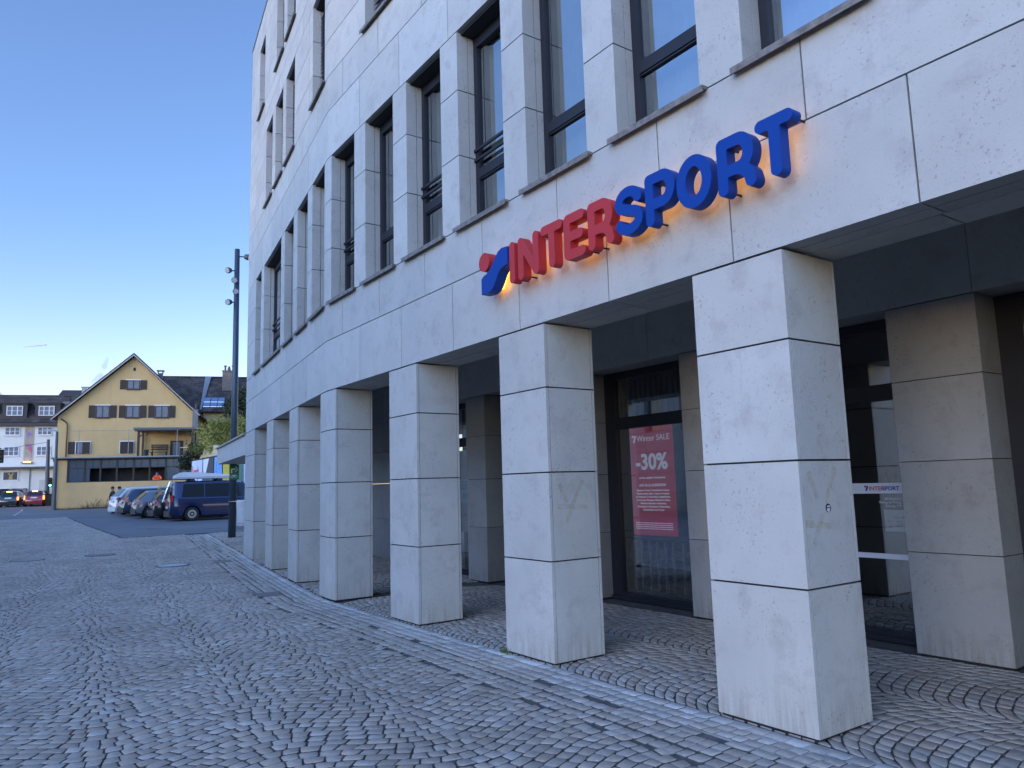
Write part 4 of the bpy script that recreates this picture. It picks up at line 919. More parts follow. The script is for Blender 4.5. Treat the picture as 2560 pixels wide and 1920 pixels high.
for i in range(7): m.box(XB-.008, XB-.002, 54.15, 54.45, 2.4+i*.2, 2.53+i*.2)
build('lettering', m, mat('bb_blue', (.08, .16, .40)), b3)
b4 = bill('billboard', 'yellow billboard glimpsed under the stone canopy beside the lamp post', 50.7, 52.55, mat('bb_yellow', (.52, .42, .04), .6))
b5 = bill('billboard', 'white billboard with green and pink shapes between lamp post and last pillar', 46.6, 50.65, mat('bb_pale', (.55, .58, .66), .6))
for nm, pts, c in (('green_shape', [(49.2, 4.0), (49.6, 3.2), (49.3, 2.2), (48.6, 1.7), (47.4, 2.0), (47.5, 3.3), (48.0, 4.0)], (.06, .16, .13)), ('pink_shape', [(48.3, 4.05), (47.9, 3.6), (47.1, 3.5), (47.0, 4.05)], (.50, .20, .28)), ('skin_shape', [(50.3, 4.0), (50.1, 3.3), (49.6, 3.4), (49.7, 4.0)], (.45, .26, .24))):
    m = MB(); m.add([(XB-.006-.001*len(nm)/9, y, z) for y, z in pts], [tuple(range(len(pts)))]); build(nm, m, mat('bb_'+nm, c, .6), b5)
m = MB(); m.prism([(13.4, 52), (14.2, 52), (14.4, 64), (13.6, 64)], 0, 3.9); m.hexa([(13.4, 55, 3.9), (14.2, 55, 3.9), (14.4, 63, 3.9), (13.6, 63, 3.9)], [(13.5, 56, 4.9), (14.1, 56, 4.9), (14.3, 60, 5.4), (13.7, 60, 5.4)]); o = build('retaining_wall', m, plaster('cream_render', (.55, .46, .28)), None); o['label'] = 'cream rendered retaining wall showing above the billboards'; o['category'] = 'wall'
# ------------------------------------------------------------------ lamp post, poles, signals
PX, PY = 6.85, 26.3; pz = gz(PY)
lp = thing('lamp_post', 'tall slim dark lamp post with five small spotlights near its top', 'lamp post', (PX, PY, pz)); m = MB(); m.tube([(PX, PY, pz-.05), (PX, PY, 5.0), (PX-.02, PY, 10.08)], [.125, .105, .085], 14)
POLE = mat('pole_paint', (.05, .07, .095), .45, .3, var=.08); build('pole', m, POLE, lp, smooth=True)
m = MB(); m.tube([(PX, PY, 1.28), (PX, PY, 1.30)], .128, 14); build('band', m, mat('steel_bright', (.5, .5, .5), .35, .7, var=0), lp)
rgt = Vector((math.cos(R(14)), -math.sin(R(14)), 0))
for dx, z, dy in ((-.30, 9.27, -.1), (-.14, 8.9, -.22), (-.10, 8.5, -.24), (-.27, 8.14, -.1), (.27, 9.80, -.1)):
    c0 = Vector((PX, PY, z))+rgt*dx+Vector((0, dy, 0)); hd = MB(); dr_ = Vector((rgt.x*dx, dy-.12, -.10)).normalized()
    hd.tube([c0-dr_*.09, c0-dr_*.06, c0+dr_*.05, c0+dr_*.10], [.04, .085, .11, .10], 12); ho = build('spotlight', hd, POLE, lp, smooth=False)
    g = MB(); g.tube([c0+dr_*.101, c0+dr_*.106], .09, 12); build('lens', g, mat('lens', (.35, .38, .42), .15, var=0), ho)
    g = MB(); g.tube([Vector((PX, PY, z+.02)), c0-dr_*.02], .022, 6); build('arm', g, POLE, ho)
cs = thing('bicycle_route_sign', 'green route sign with white arrow and bicycle on the lamp post', 'sign', (PX, PY-.15, 2.0)); sx = Vector((.972, -.235, 0)); sn = Vector((-.235, -.972, 0)); O_ = Vector((PX+.03, PY, 2.27))+sn*.145
def sq(a0, a1, z0, z1, d, mb): mb.hexa([O_+sx*a0+sn*d+Vector((0, 0, z0)), O_+sx*a1+sn*d+Vector((0, 0, z0)), O_+sx*a1+sn*(d-.004)+Vector((0, 0, z0)), O_+sx*a0+sn*(d-.004)+Vector((0, 0, z0))], [O_+sx*a0+sn*d+Vector((0, 0, z1)), O_+sx*a1+sn*d+Vector((0, 0, z1)), O_+sx*a1+sn*(d-.004)+Vector((0, 0, z1)), O_+sx*a0+sn*(d-.004)+Vector((0, 0, z1))])
m = MB(); sq(-.15, .15, -.25, .25, 0, m); build('plate', m, mat('sign_green', (.0, .14, .06), .4, var=0), cs)
m = MB(); sq(-.10, -.065, -.03, .12, .006, m); sq(-.0649, .045, .085, .12, .006, m)
for s1 in (1, -1): m.hexa([O_+sx*.10+sn*.0062+Vector((0, 0, .1025)), O_+sx*.02+sn*.0062+Vector((0, 0, .1025+s1*.095)), O_+sx*.045+sn*.0062+Vector((0, 0, .1025+s1*.095)), O_+sx*.125+sn*.0062+Vector((0, 0, .1025))], [O_+sx*.10+sn*.0040+Vector((0, 0, .1025)), O_+sx*.02+sn*.0040+Vector((0, 0, .1025+s1*.095)), O_+sx*.045+sn*.0040+Vector((0, 0, .1025+s1*.095)), O_+sx*.125+sn*.0040+Vector((0, 0, .1025))])
for cx_ in (-.06, .06):
    pts = [O_+sx*(cx_+.042*math.cos(a))+sn*.006+Vector((0, 0, -.15+.042*math.sin(a))) for a in np.linspace(0, 2*math.pi, 15)]; m.tube(pts, .005, 4)
for a, b in (((-.06, -.15), (-.03, -.10)), ((-.03, -.10), (.04, -.10)), ((.04, -.10), (.06, -.15)), ((.0, -.15), (-.03, -.10)), ((0, -.15), (.04, -.10)), ((.04, -.10), (.035, -.08)), ((-.03, -.1), (-.035, -.085))): m.tube([O_+sx*a[0]+sn*.006+Vector((0, 0, a[1])), O_+sx*b[0]+sn*.006+Vector((0, 0, b[1]))], .005, 4)
build('symbols', m, mat('sign_white', (.75, .78, .8), .5, var=0), cs)
m = MB(); m.tube([(PX, PY, 2.44), (PX, PY, 2.47)], .125, 12); m.tube([(PX, PY, 2.06), (PX, PY, 2.09)], .13, 12); build('bracket', m, mat('steel_bright', (.5, .5, .5)), cs)
up_ = thing('catenary_pole', 'dark steel pole carrying a wire in front of the white house', 'pole', (4.8, 84, .85)); m = MB(); m.tube([(4.8, 84, .8), (4.78, 84, 3), (4.68, 84, 7.1)], [.24, .19, .13], 12); build('pole', m, POLE, up_); m = MB(); m.tube([(4.68, 84, 6.85), (1.5, 83.5, 6.2), (-6, 83, 5.4)], .018, 5); build('wire', m, BLACK, up_)
sl_ = thing('street_light', 'street light with flat grey head on a thin pole beside the ochre house', 'street light', (4.80, 74, .5)); m = MB(); m.tube([(4.80, 74, .45), (4.72, 74, 7.1)], [.14, .10], 10); build('pole', m, POLE, sl_); m = MB(); m.hexa([(4.75, 73.9, 7.12), (4.75, 74.2, 7.12), (3.80, 74.15, 7.24), (3.80, 73.95, 7.24)], [(4.75, 73.9, 7.26), (4.75, 74.2, 7.26), (3.80, 74.15, 7.32), (3.80, 73.95, 7.32)]); build('lamp_head', m, mat('pale_grey', (.35, .40, .45), .5), sl_)
bn_ = thing('waste_container', 'dark green waste container at the foot of the catenary pole', 'container', (4.85, 83, .85)); m = MB(); m.box(4.5, 5.15, 82.6, 83.2, .84, 1.85); build('body', m, mat('bin_green', (.02, .05, .045), .6), bn_); m = MB(); m.box(4.46, 5.19, 82.55, 83.25, 1.852, 1.93); build('lid', m, BLACK, bn_)
def signal(x, y, z, lab, lit, hp):
    t = thing('traffic_light', lab, 'traffic light', (x, y, gz(y)), group='traffic lights at the crossing'); m = MB(); m.box(x-.14, x+.14, y-.1, y+.1, z-.42, z+.42); m.box(x-.16, x+.16, y-.14, y-.101, z-.44, z+.44); bo = build('housing', m, BLACK, t)
    for i, c in enumerate(((.3, .02, .02), (.3, .18, .02), (.02, .3, .2))):
        g = MB(); g.tube([(x, y-.1405, z+.27-.27*i), (x, y-.155, z+.27-.27*i)], .09, 12)
        em = ((.1, 1, .6), 6) if lit == i else None
        build('lens', g, mat('sig%d%s' % (i, 'on' if em else ''), c if em else tuple(v*.2 for v in c), .3, var=0, emit=em), bo)
        g = MB(); g.hexa([(x-.11, y-.141, z+.36-.27*i), (x+.11, y-.141, z+.36-.27*i), (x+.10, y-.30, z+.34-.27*i), (x-.10, y-.30, z+.34-.27*i)], [(x-.11, y-.141, z+.375-.27*i), (x+.11, y-.141, z+.375-.27*i), (x+.10, y-.30, z+.355-.27*i), (x-.10, y-.30, z+.355-.27*i)]); build('visor', g, BLACK, bo)
    m = MB(); m.tube(hp, .05, 7); build('pole', m, POLE, t)
signal(4.86, 81.5, 2.97, 'traffic light showing green beside the catenary pole', 2, [(5.1, 81.6, gz(81.5)-.05), (5.1, 81.6, 3.3)])
signal(.72, 60, 4.38, 'dark traffic light hanging at the left edge of the view', -1, [(.2, 60.1, gz(60)), (.2, 60.1, 4.9), (.72, 60.1, 4.9)])
# concrete planter tub behind the last pillar
cbm = thing('concrete_tub', 'pale round concrete tub between the last pillar and the van', 'tub', (8.75, 32, .15)); m = MB(); n = 24
prof = [(.0, gz(32)), (.27, gz(32)), (.33, gz(32)+.08), (.36, 1.22), (.33, 1.27), (.0, 1.27)]; vs = [(8.86+r*math.cos(2*math.pi*j/n), 32+r*math.sin(2*math.pi*j/n), z) for r, z in prof for j in range(n)]; m.add(vs, [(i*n+j, i*n+(j+1) % n, (i+1)*n+(j+1) % n, (i+1)*n+j) for i in range(len(prof)-1) for j in range(n)])
build('tub', m, mat('pale_concrete', (.50, .50, .49), .8), cbm, smooth=False); m = MB(); m.tube([(8.86, 32, gz(32)+.16), (8.86, 32, gz(32)+.18)], .348, 24); build('band', m, ZINC, cbm)

# ------------------------------------------------------------------ vehicles
TYRE = mat('tyre', (.015, .015, .016), .85, var=0); RIM = mat('rim_alloy', (.50, .52, .55), .3, .7, var=0); CGL = mat('car_glass', (.015, .022, .03), .08, var=0, spec=.5)
RED_L = mat('tail_lens', (.35, .015, .015), .2, var=0, coat=.5); RED_ON = mat('tail_lit', (.8, .1, .03), .3, var=0, emit=((1, .16, .04), 3.2)); BRK_ON = mat('brake_lit', (1, .5, .2), .3, var=0, emit=((1, .35, .10), 6)); PLATE = mat('plate_white', (.6, .62, .62), .5, var=0); PLAS = mat('black_plastic', (.02, .021, .023), .6, var=0); HEADL = mat('headlight', (.6, .62, .65), .1, var=0)
def interp(pts, x): return float(np.interp(x, [p[0] for p in pts], [p[1] for p in pts]))
def car(name, label, cat, x, y, hd, T, belt, L, Wd, paint, wheels, wr, sides, rearw, frontw, lights, group, lit=False, rim='five', zoff=0, plate_z=.75, extra=None, tum=.20, clad=None):
    """x forward from rear bumper (0) to L. T: top profile, belt: belt line"""
    z_ = gz(y)+zoff
    t = thing(name, label, cat, (x, y, z_), math.pi/2-R(hd), group, world=False)
    N_ = 44; xs = [L*i/N_ for i in range(N_+1)]; w0 = Wd/2; body = MB(); rings = []
    for X_ in xs:
        e = min(X_, L-X_); taper = 1-.13*math.exp(-e/.16)-.04*math.exp(-e/.6); top = interp(T, X_); bl = min(interp(belt, X_), top-.015); w_ = w0*taper
        zb = .22+.14*math.exp(-min(X_, L-X_)/.18)
        for wx in wheels:
            dx = abs(X_-wx)
            if dx < wr*1.13: zb = max(zb, .02+math.sqrt(max(0, (wr*1.15)**2-dx**2))+wr*.93)
        zb = min(zb, bl-.1); tm = min(tum, max(.02, (top-bl)*.42)); mid = zb+(bl-zb)*.55
        r_ = [(w_*.93, zb), (w_*.985, zb+.06), (w_, mid), (w_*.985, bl-.03), (w_*.97, bl), (w_*.97-tm*.86, top-.10*min(1, (top-bl)/.3)), (w_*.97-tm, top-.045*min(1, (top-bl)/.2)), (w_*.97-tm-.11, top-.008), (w_*.4, top+.012), (0, top+.016)]
        rings.append(r_)
    k = len(rings[0]); vs = []
    for X_, r_ in zip(xs, rings):
        vs += [(X_, a, b) for a, b in r_]+[(X_, -a, b) for a, b in reversed(r_[:-1])]
    m_ = 2*k-1; fs = [(i*m_+j, i*m_+j+1, (i+1)*m_+j+1, (i+1)*m_+j) for i in range(N_) for j in range(m_-1)]
    fs += [tuple(range(m_-1, -1, -1)), tuple(range(N_*m_, N_*m_+m_))]; fs += [(i*m_+m_-1, i*m_, (i+1)*m_, (i+1)*m_+m_-1) for i in range(N_)]
    body.add(vs, fs); bo = build('body', body, paint, t, smooth=True)
    md = bo.modifiers.new('b', 'EDGE_SPLIT'); md.split_angle = R(38)
    def side(X_, f, s, d=.006):     # point on the side between belt (f=0) and roof (f=1)
        i = X_/L*N_; a = int(min(max(i, 0), N_-1)); fr_ = i-a; A, B = rings[a], rings[a+1]
        p4 = [A[4][q]*(1-fr_)+B[4][q]*fr_ for q in (0, 1)]; p5 = [A[5][q]*(1-fr_)+B[5][q]*fr_ for q in (0, 1)]
        return (X_, s*(p4[0]+(p5[0]-p4[0])*f+d), p4[1]+(p5[1]-p4[1])*f)
    for s in (1, -1):
        for xa, xb, xa2, xb2 in sides:      # bottom x range, top x range
            g = MB(); n = 8; v = []
            for i in range(n+1):
                u = i/n; v += [side(xa+(xb-xa)*u, .06, s), side(xa2+(xb2-xa2)*u, .95, s)]
            g.add(v, [(2*i, 2*i+2, 2*i+3, 2*i+1) if s > 0 else (2*i+1, 2*i+3, 2*i+2, 2*i) for i in range(n)]); build('side_window', g, CGL, t)
    def hatch(x0, x1, nm, frac0, frac1, d=.012):
        g = MB(); v = []
        for u in (0, .5, 1):
            X_ = x0+(x1-x0)*u; tp = interp(T, X_); i = int(min(max(round(X_/L*N_), 0), N_)); hw_ = rings[i][7][0]; hw_ = hw_*(frac0+(frac1-frac0)*u)
            nx = -1 if x1 > x0 and x0 < L/2 else 1
            v += [(X_+nx*d, hw_, tp+d), (X_+nx*d, -hw_, tp+d)]
        g.add(v, [(0, 2, 3, 1), (2, 4, 5, 3)]); build(nm, g, CGL, t)
    hatch(*rearw, 'rear_window', 1.0, .95); hatch(*frontw, 'windscreen', 1.0, 1.0)
    for wx in wheels:
        for s in (1, -1):
            tw_ = MB(); yy = s*(w0-.12); tw_.tube([(wx, yy-.11, wr), (wx, yy-.09, wr), (wx, yy+.09, wr), (wx, yy+.11, wr)], [wr*.93, wr, wr, wr*.93], 26); wo = build('wheel', tw_, TYRE, t)
            rm = MB(); yo = yy+s*.112
            if rim == 'steel':
                for ra, rb in ((.50, .60), (.36, .45)):
                    n = 24; vv = [(wx+q*wr*math.cos(2*math.pi*j/n), yo, wr+q*wr*math.sin(2*math.pi*j/n)) for q in (ra, rb) for j in range(n)]; rm.add(vv, [(j, (j+1) % n, n+(j+1) % n, n+j) for j in range(n)])
                rm.tube([(wx, yo-.01*s, wr), (wx, yo+.02*s, wr)], .05, 10)
            else:
                for j in range(5):
                    a = 2*math.pi*j/5+.3; c, sn_ = math.cos(a), math.sin(a); rm.add([(wx+q*c-p*sn_, yo, wr+q*sn_+p*c) for q, p in ((.04, -.03), (wr*.64, -.055), (wr*.64, .055), (.04, .03))], [(0, 1, 2, 3)])
                n = 24; vv = [(wx+q*wr*math.cos(2*math.pi*j/n), yo, wr+q*wr*math.sin(2*math.pi*j/n)) for q in (.62, .70) for j in range(n)]; rm.add(vv, [(j, (j+1) % n, n+(j+1) % n, n+j) for j in range(n)])
            build('rim', rm, RIM, wo)
    for s in (1, -1):
        (lx0, lx1, lz0, lz1, lw) = lights
        g = MB(); y1 = s*(w0*.965); y0 = s*(w0*.87-lw)
        g.hexa([(.0, y0, lz0), (-.012, y1*.93, lz0), (lx0, y1*1.025, lz0), (lx0*.5, y0, lz0)], [(lx1-.03, y0, lz1), (lx1-.03, y1*.93, lz1), (lx1+lx0, y1*1.0, lz1), (lx1+.05, y0, lz1)])
        lo2 = build('tail_light', g, RED_ON if lit else RED_L, t)
        g = MB(); g.box(-.020, -.014, min(y0, y1*.92)+.02, max(y0, y1*.92)-.02, lz0+(lz1-lz0)*.3, lz0+(lz1-lz0)*.55); build('reflector', g, BRK_ON if lit else mat('rev_lens', (.55, .5, .5), .2, var=0), lo2)
        g = MB(); g.box(L-.22, L+.004, s*w0*.5 if s > 0 else -w0*.86, s*w0*.86 if s > 0 else -w0*.5, .62, .76); build('headlight', g, HEADL, t)
        g = MB(); X_ = frontw[0]-.25 if frontw[0] > frontw[1] else frontw[1]-.35; g.box(X_, X_+.12, min(s*w0*.97, s*(w0+.17)), max(s*w0*.97, s*(w0+.17)), interp(belt, X_)+.0, interp(belt, X_)+.14); build('mirror', g, paint, t)
    g = MB(); g.box(-.026, -.0135, -.26, .26, plate_z, plate_z+.12); build('number_plate', g, PLATE, t)
    g = MB(); g.box(-.035, .12, -w0*.80, w0*.80, .22, .50); build('bumper', g, clad or PLAS, t)
    g = MB(); g.box(.3, L-.3, -w0*.8, w0*.8, .16, .30); build('underbody', g, BLACK, t)
    if lit: g = MB(); X_ = rearw[1]; g.box(X_-.05, X_, -.22, .22, interp(T, X_)+.0, interp(T, X_)+.05); build('third_brake_light', g, BRK_ON, t)
    return t
PN = mat('paint_navy', (.003, .011, .060), .22, .15, var=0, coat=1.0); PW_ = mat('paint_white', (.62, .64, .66), .25, 0, var=0, coat=.8); PB = mat('paint_darkblue', (.022, .045, .085), .25, .3, var=0, coat=.9); PG = mat('paint_grey', (.17, .18, .20), .28, .4, var=0, coat=.8); PK = mat('paint_black', (.010, .012, .016), .25, .1, var=0, coat=.9); PR = mat('paint_red', (.20, .012, .020), .25, .1, var=0, coat=.8)
HDG = 91; GP = 'cars parked side by side on the asphalt'
def nearside(xr, ys, Wd):     # rear corner nearest the viewer -> rear centre
    a = R(HDG); return xr+Wd/2*abs(math.cos(a))*0+math.cos(a)*-Wd/2*0+.0, ys+Wd/2
vx, vy = nearside(7.50, 40, 1.9)
van = car('parked_van', 'dark blue camper van with white roof box and steel wheels', 'van', vx, vy, HDG, [(0, .95), (.03, 1.25), (.12, 1.88), (.22, 1.94), (2.5, 1.97), (3.35, 1.92), (3.75, 1.72), (4.3, 1.22), (4.85, 1.02), (4.95, .7)], [(0, 1.12), (3.9, 1.10), (4.3, 1.02), (5, .7)], 4.95, 1.90, PN, (1.0, 4.0), .335, ((.50, 1.55, .60, 1.55), (1.60, 3.0, 1.60, 3.0), (3.15, 4.05, 3.10, 3.55)), (.03, .12), (4.28, 3.42), (.10, .03, .95, 1.28, .07), GP, rim='steel', plate_z=.62, tum=.16)
a_ = R(90-HDG)
def vloc(px, py, pz, o=(vx, vy)): return (o[0]+px*math.cos(a_)-py*math.sin(a_), o[1]+px*math.sin(a_)+py*math.cos(a_), gz(vy)+pz)
m = MB(); 
for s_1 in (-.25, -.12):
    m.tube([vloc(-.32, s_1-.45, .95), vloc(-.16, s_1-.45, 1.5), vloc(.0, s_1-.45, 1.95)], .028, 7)
for zz_ in (1.05, 1.35, 1.7): m.tube([vloc(-.30+.16*(zz_-1), -.75, zz_), vloc(-.30+.16*(zz_-1), .5, zz_)], .02, 6)
bkr = thing('rear_bike_carrier', 'bright metal bicycle carrier folded against the rear of the blue van', 'bike carrier', vloc(-.2, -.3, .9)); build('tubes', m, mat('chrome', (.7, .72, .75), .2, .9, var=0), bkr)
m = MB()
for i in range(14): q0 = vloc(-.10+random.uniform(-.06, .02), -.8+i*.07, 1.0+random.random()*.3); q1 = vloc(-.05+random.uniform(-.04, .02), -.78+i*.07, 1.35+random.random()*.4); m.tube([q0, q1], .022, 5)
build('straps', m, PLAS, bkr)
bx = thing('roof_box', 'long white wedge-shaped roof box on top of the blue van', 'roof box', vloc(1.9, 0, 2.08))
def wedge(mb, pts, y0, y1):
    n = len(pts); v = [vloc(p[0], y0, p[1]) for p in pts]+[vloc(p[0], y1, p[1]) for p in pts]; mb.add(v, [tuple(range(n-1, -1, -1)), tuple(range(n, 2*n))]+[(i, (i+1) % n, n+(i+1) % n, n+i) for i in range(n)])
m = MB(); wedge(m, [(.30, 2.17), (3.15, 2.17), (3.17, 2.24), (1.3, 2.40), (.62, 2.41), (.34, 2.26)], -.55, .55); build('lid', m, mat('box_white', (.68, .70, .74), .3, var=0, coat=.4), bx); m = MB(); wedge(m, [(.32, 2.085), (3.1, 2.085), (3.15, 2.165), (.30, 2.165)], -.54, .54); build('base', m, mat('box_grey', (.5, .52, .56), .4, var=0), bx)
m = MB()
for X_ in (1.05, 2.35): wedge(m, [(X_-.14, 1.96), (X_+.14, 1.96), (X_+.06, 2.08), (X_-.06, 2.08)], -.62, .62)
build('roof_bar', m, PLAS, bx)
T_suv = [(0, .70), (.02, .98), (.12, 1.08), (.62, 1.60), (.9, 1.66), (2.4, 1.70), (3.1, 1.62), (3.75, 1.10), (4.6, .96), (4.78, .6)]
cx4, cy4 = nearside(7.18, 42.5, 1.75)
car('parked_car', 'black compact car tucked between grey hatchback and blue van', 'car', cx4, cy4, 89, [(0, .70), (.04, .95), (.10, 1.02), (.45, 1.42), (.7, 1.47), (2.0, 1.50), (2.7, 1.40), (3.3, 1.0), (4.0, .88), (4.15, .6)], [(0, .93), (3.2, .92), (4.1, .7)], 4.15, 1.74, PK, (.75, 3.35), .31, ((.7, 1.6, .9, 1.6), (1.68, 2.75, 1.68, 2.45)), (.10, .45), (3.3, 2.72), (.14, .04, .72, .95, .05), GP)
cx3, cy3 = nearside(6.68, 44.9, 1.75)
car('parked_car', 'silver grey hatchback with five-spoke alloy wheels in the middle of the row', 'car', cx3, cy3, 88, [(0, .66), (.03, .93), (.14, 1.0), (.60, 1.40), (.50, 1.44), (.75, 1.47), (2.0, 1.49), (2.7, 1.40), (3.3, 1.0), (3.9, .86), (4.05, .6)], [(0, .93), (3.2, .90), (4.0, .7)], 4.05, 1.74, PG, (.72, 3.20), .325, ((.85, 1.55, .98, 1.55), (1.63, 2.75, 1.63, 2.45)), (.14, .58), (3.3, 2.72), (.20, .03, .74, .93, .05), GP)
cx2, cy2 = nearside(6.45, 47.8, 1.88)
car('parked_car', 'dark blue estate car with bright window trim and tall red tail lights', 'car', cx2, cy2, 85, [(0, .66), (.03, .98), (.14, 1.06), (.45, 1.50), (.60, 1.56), (2.2, 1.60), (3.1, 1.50), (3.8, 1.08), (4.6, .94), (4.8, .6)], [(0, 1.0), (3.6, .96), (4.7, .7)], 4.8, 1.88, PB, (.95, 3.85), .35, ((.62, 1.9, .85, 1.9), (1.98, 3.2, 1.98, 2.85)), (.14, .45), (3.8, 3.12), (.16, .05, .80, 1.10, .0), GP, clad=PLAS)
cx1, cy1 = nearside(6.35, 50.6, 1.9)
car('parked_car', 'white off-road car at the far left end of the parked row', 'car', cx1, cy1, 82, T_suv, [(0, 1.05), (3.6, 1.02), (4.7, .75)], 4.78, 1.9, PW_, (.92, 3.85), .36, ((.75, 1.9, .95, 1.9), (1.98, 3.2, 1.98, 2.85)), (.14, .58), (3.75, 3.15), (.22, .04, .90, 1.05, .08), GP, clad=mat('bumper_silver', (.5, .52, .55), .4))
GQ = 'cars queuing at the traffic light with brake lights on'
T_h = [(0, .62), (.02, .90), (.10, 1.02), (.42, 1.36), (.62, 1.42), (2.0, 1.46), (2.8, 1.30), (3.3, .98), (3.9, .85), (4.05, .6)]
car('queuing_car', 'red hatchback braking with glowing tail lights', 'car', 3.68, 82, 12, T_h, [(0, .93), (3.2, .9), (4.0, .7)], 4.05, 1.68, PR, (.7, 3.25), .31, ((.6, 1.5, .8, 1.5), (1.6, 2.7, 1.6, 2.4)), (.08, .42), (3.3, 2.8), (.2, .05, .62, .98, .02), GQ, lit=True, clad=PR)
car('queuing_car', 'dark car braking left of the red hatchback', 'car', 1.72, 82, 12, T_h, [(0, .93), (3.2, .9), (4.0, .7)], 4.05, 1.60, PK, (.7, 3.25), .31, ((.6, 1.5, .8, 1.5), (1.6, 2.7, 1.6, 2.4)), (.08, .42), (3.3, 2.8), (.2, .05, .62, .92, .02), GQ, lit=True, clad=PK)
car('oncoming_car', 'dark purple car facing the queue between the two braking cars', 'car', 3.0, 94.5, 190, T_h, [(0, .93), (3.2, .9), (4.0, .7)], 4.05, 1.68, mat('paint_plum', (.05, .02, .06), .3, var=0, coat=.6), (.7, 3.25), .31, ((.6, 1.5, .8, 1.5), (1.6, 2.7, 1.6, 2.4)), (.08, .42), (3.3, 2.8), (.2, .05, .62, .92, .02), 'cars facing the queue')
# road dashes and parking bay lines
m = MB()
for i in range(7):
    y = 60+i*2.6; x = 1.55+i*.16; z = gz(y)+.004; m.add([(x, y, z), (x+.13, y, z), (x+.22, y+1.2, gz(y+1.2)+.004), (x+.09, y+1.2, gz(y+1.2)+.004)], [(0, 1, 2, 3)])
for x0, x1, y in ((3.3, 4.6, 83.4), (1.6, 3.0, 87.5)): m.add([(x0, y, gz(y)+.004), (x1, y, gz(y)+.004), (x1, y+.4, gz(y+.4)+.004), (x0, y+.4, gz(y+.4)+.004)], [(0, 1, 2, 3)])
build('road_marking', m, mat('road_paint', (.60, .62, .62), .7, var=.2), kind='structure')
m = MB()
for y in (42.2, 44.55, 47.2, 50.1): m.add([(7.2, y, gz(y)+.003), (12.4, y-.45, gz(y)+.003), (12.4, y-.35, gz(y)+.003), (7.2, y+.1, gz(y)+.003)], [(0, 1, 2, 3)])
build('bay_line', m, mat('bay_paint', (.22, .22, .22), .8, var=.3), kind='structure')
# kerb line between setts and asphalt
m = MB(); m.box(4.0, 30, 29.455, 29.47, 0, gz(29.46)+.004); 
for a, b in ((29.47, 40), (40, 51.5)): m.hexa([(3.99, a, 0), (4.02, a, 0), (4.02, b, 0), (3.99, b, 0)], [(3.99, a, gz(a)+.004), (4.02, a, gz(a)+.004), (4.02, b, gz(b)+.004), (3.99, b, gz(b)+.004)])
build('edging', m, mat('tar_joint', (.02, .02, .022), .8), kind='structure')

# ------------------------------------------------------------------ people
def figure(label, base, rz, J, E_, mats, split, group=None):
    """J: joint -> (x,y,z,r); E_: edges; one continuous skinned body, material by region"""
    me = bpy.data.meshes.new('person'); names = list(J); me.from_pydata([J[n][:3] for n in names], [(names.index(a), names.index(b)) for a, b in E_], []); o = bpy.data.objects.new('person', me); C.objects.link(o)
    md = o.modifiers.new('s', 'SKIN'); md.use_smooth_shade = True
    for i, n in enumerate(names):
        v = me.skin_vertices[0].data[i]; v.radius = (J[n][3], J[n][3]*(.8 if n in ('chest', 'belly', 'pelvis') else 1)); v.use_root = (n == 'pelvis')
    md2 = o.modifiers.new('ss', 'SUBSURF'); md2.levels = 1; md2.render_levels = 1
    dg = bpy.context.evaluated_depsgraph_get(); nm = bpy.data.meshes.new_from_object(o.evaluated_get(dg)); o.modifiers.clear(); o.data = nm; nm.materials.clear()
    for m in mats: nm.materials.append(m)
    for p in nm.polygons: p.material_index = split(p.center); p.use_smooth = True
    o.location = base; o.rotation_euler = (0, 0, rz); o['label'] = label; o['category'] = 'person'
    if group: o['group'] = group
    return o
SK = mat('skin', (.42, .24, .17), .6, var=0); HAIR = mat('hair_dark', (.02, .015, .012), .8, var=0)
def std_person(label, base, rz, top, legs, hair, lean=0, group=None, arms=0.15, hat=None):
    l = lean; J = {'pelvis': (0, 0, .95, .15), 'belly': (.25*l, 0, 1.12, .145), 'chest': (.6*l, 0, 1.35, .17), 'neck': (.8*l, 0, 1.50, .055), 'chin': (.9*l, 0, 1.57, .085), 'head': (1.0*l, 0, 1.66, .105), 'crown': (1.0*l, 0, 1.74, .07)}
    E_ = [('pelvis', 'belly'), ('belly', 'chest'), ('chest', 'neck'), ('neck', 'chin'), ('chin', 'head'), ('head', 'crown')]
    for s, q in ((1, 'l'), (-1, 'r')):
        J.update({'sh'+q: (.65*l, .19*s, 1.42, .07), 'el'+q: (.65*l+arms*.4, .25*s, 1.15, .05), 'wr'+q: (.65*l+arms*1.4, .20*s, .93, .035), 'ha'+q: (.65*l+arms*1.7, .19*s, .86, .035), 'hip'+q: (0, .10*s, .88, .105), 'kn'+q: (.04, .11*s, .48, .07), 'an'+q: (0, .11*s, .08, .05), 'to'+q: (.15, .12*s, .04, .04)})
        E_ += [('chest', 'sh'+q), ('sh'+q, 'el'+q), ('el'+q, 'wr'+q), ('wr'+q, 'ha'+q), ('pelvis', 'hip'+q), ('hip'+q, 'kn'+q), ('kn'+q, 'an'+q), ('an'+q, 'to'+q)]
    def sp(c):
        if c.z > 1.50: return 0
        if c.z < .90 and abs(c.y) > .155 and c.z > .78: return 0
        if c.z > .92: return 1
        return 2
    o = figure(label, base, rz, J, E_, [SK, top, legs], sp, group)
    h = MB(); h.ball((1.0*l-.015, 0, 1.70), (.115, .105, .10), 12); build('hair' if not hat else 'hat', h, hat or hair, o, smooth=True)
    f = MB(); f.ball((1.0*l+.10, 0, 1.64), (.02, .012, .02), 6)
    for s in (1, -1): f.ball((1.0*l+.092, .035*s, 1.67), (.010, .012, .008), 6, 1)
    build('face', f, [SK, HAIR], o); return o
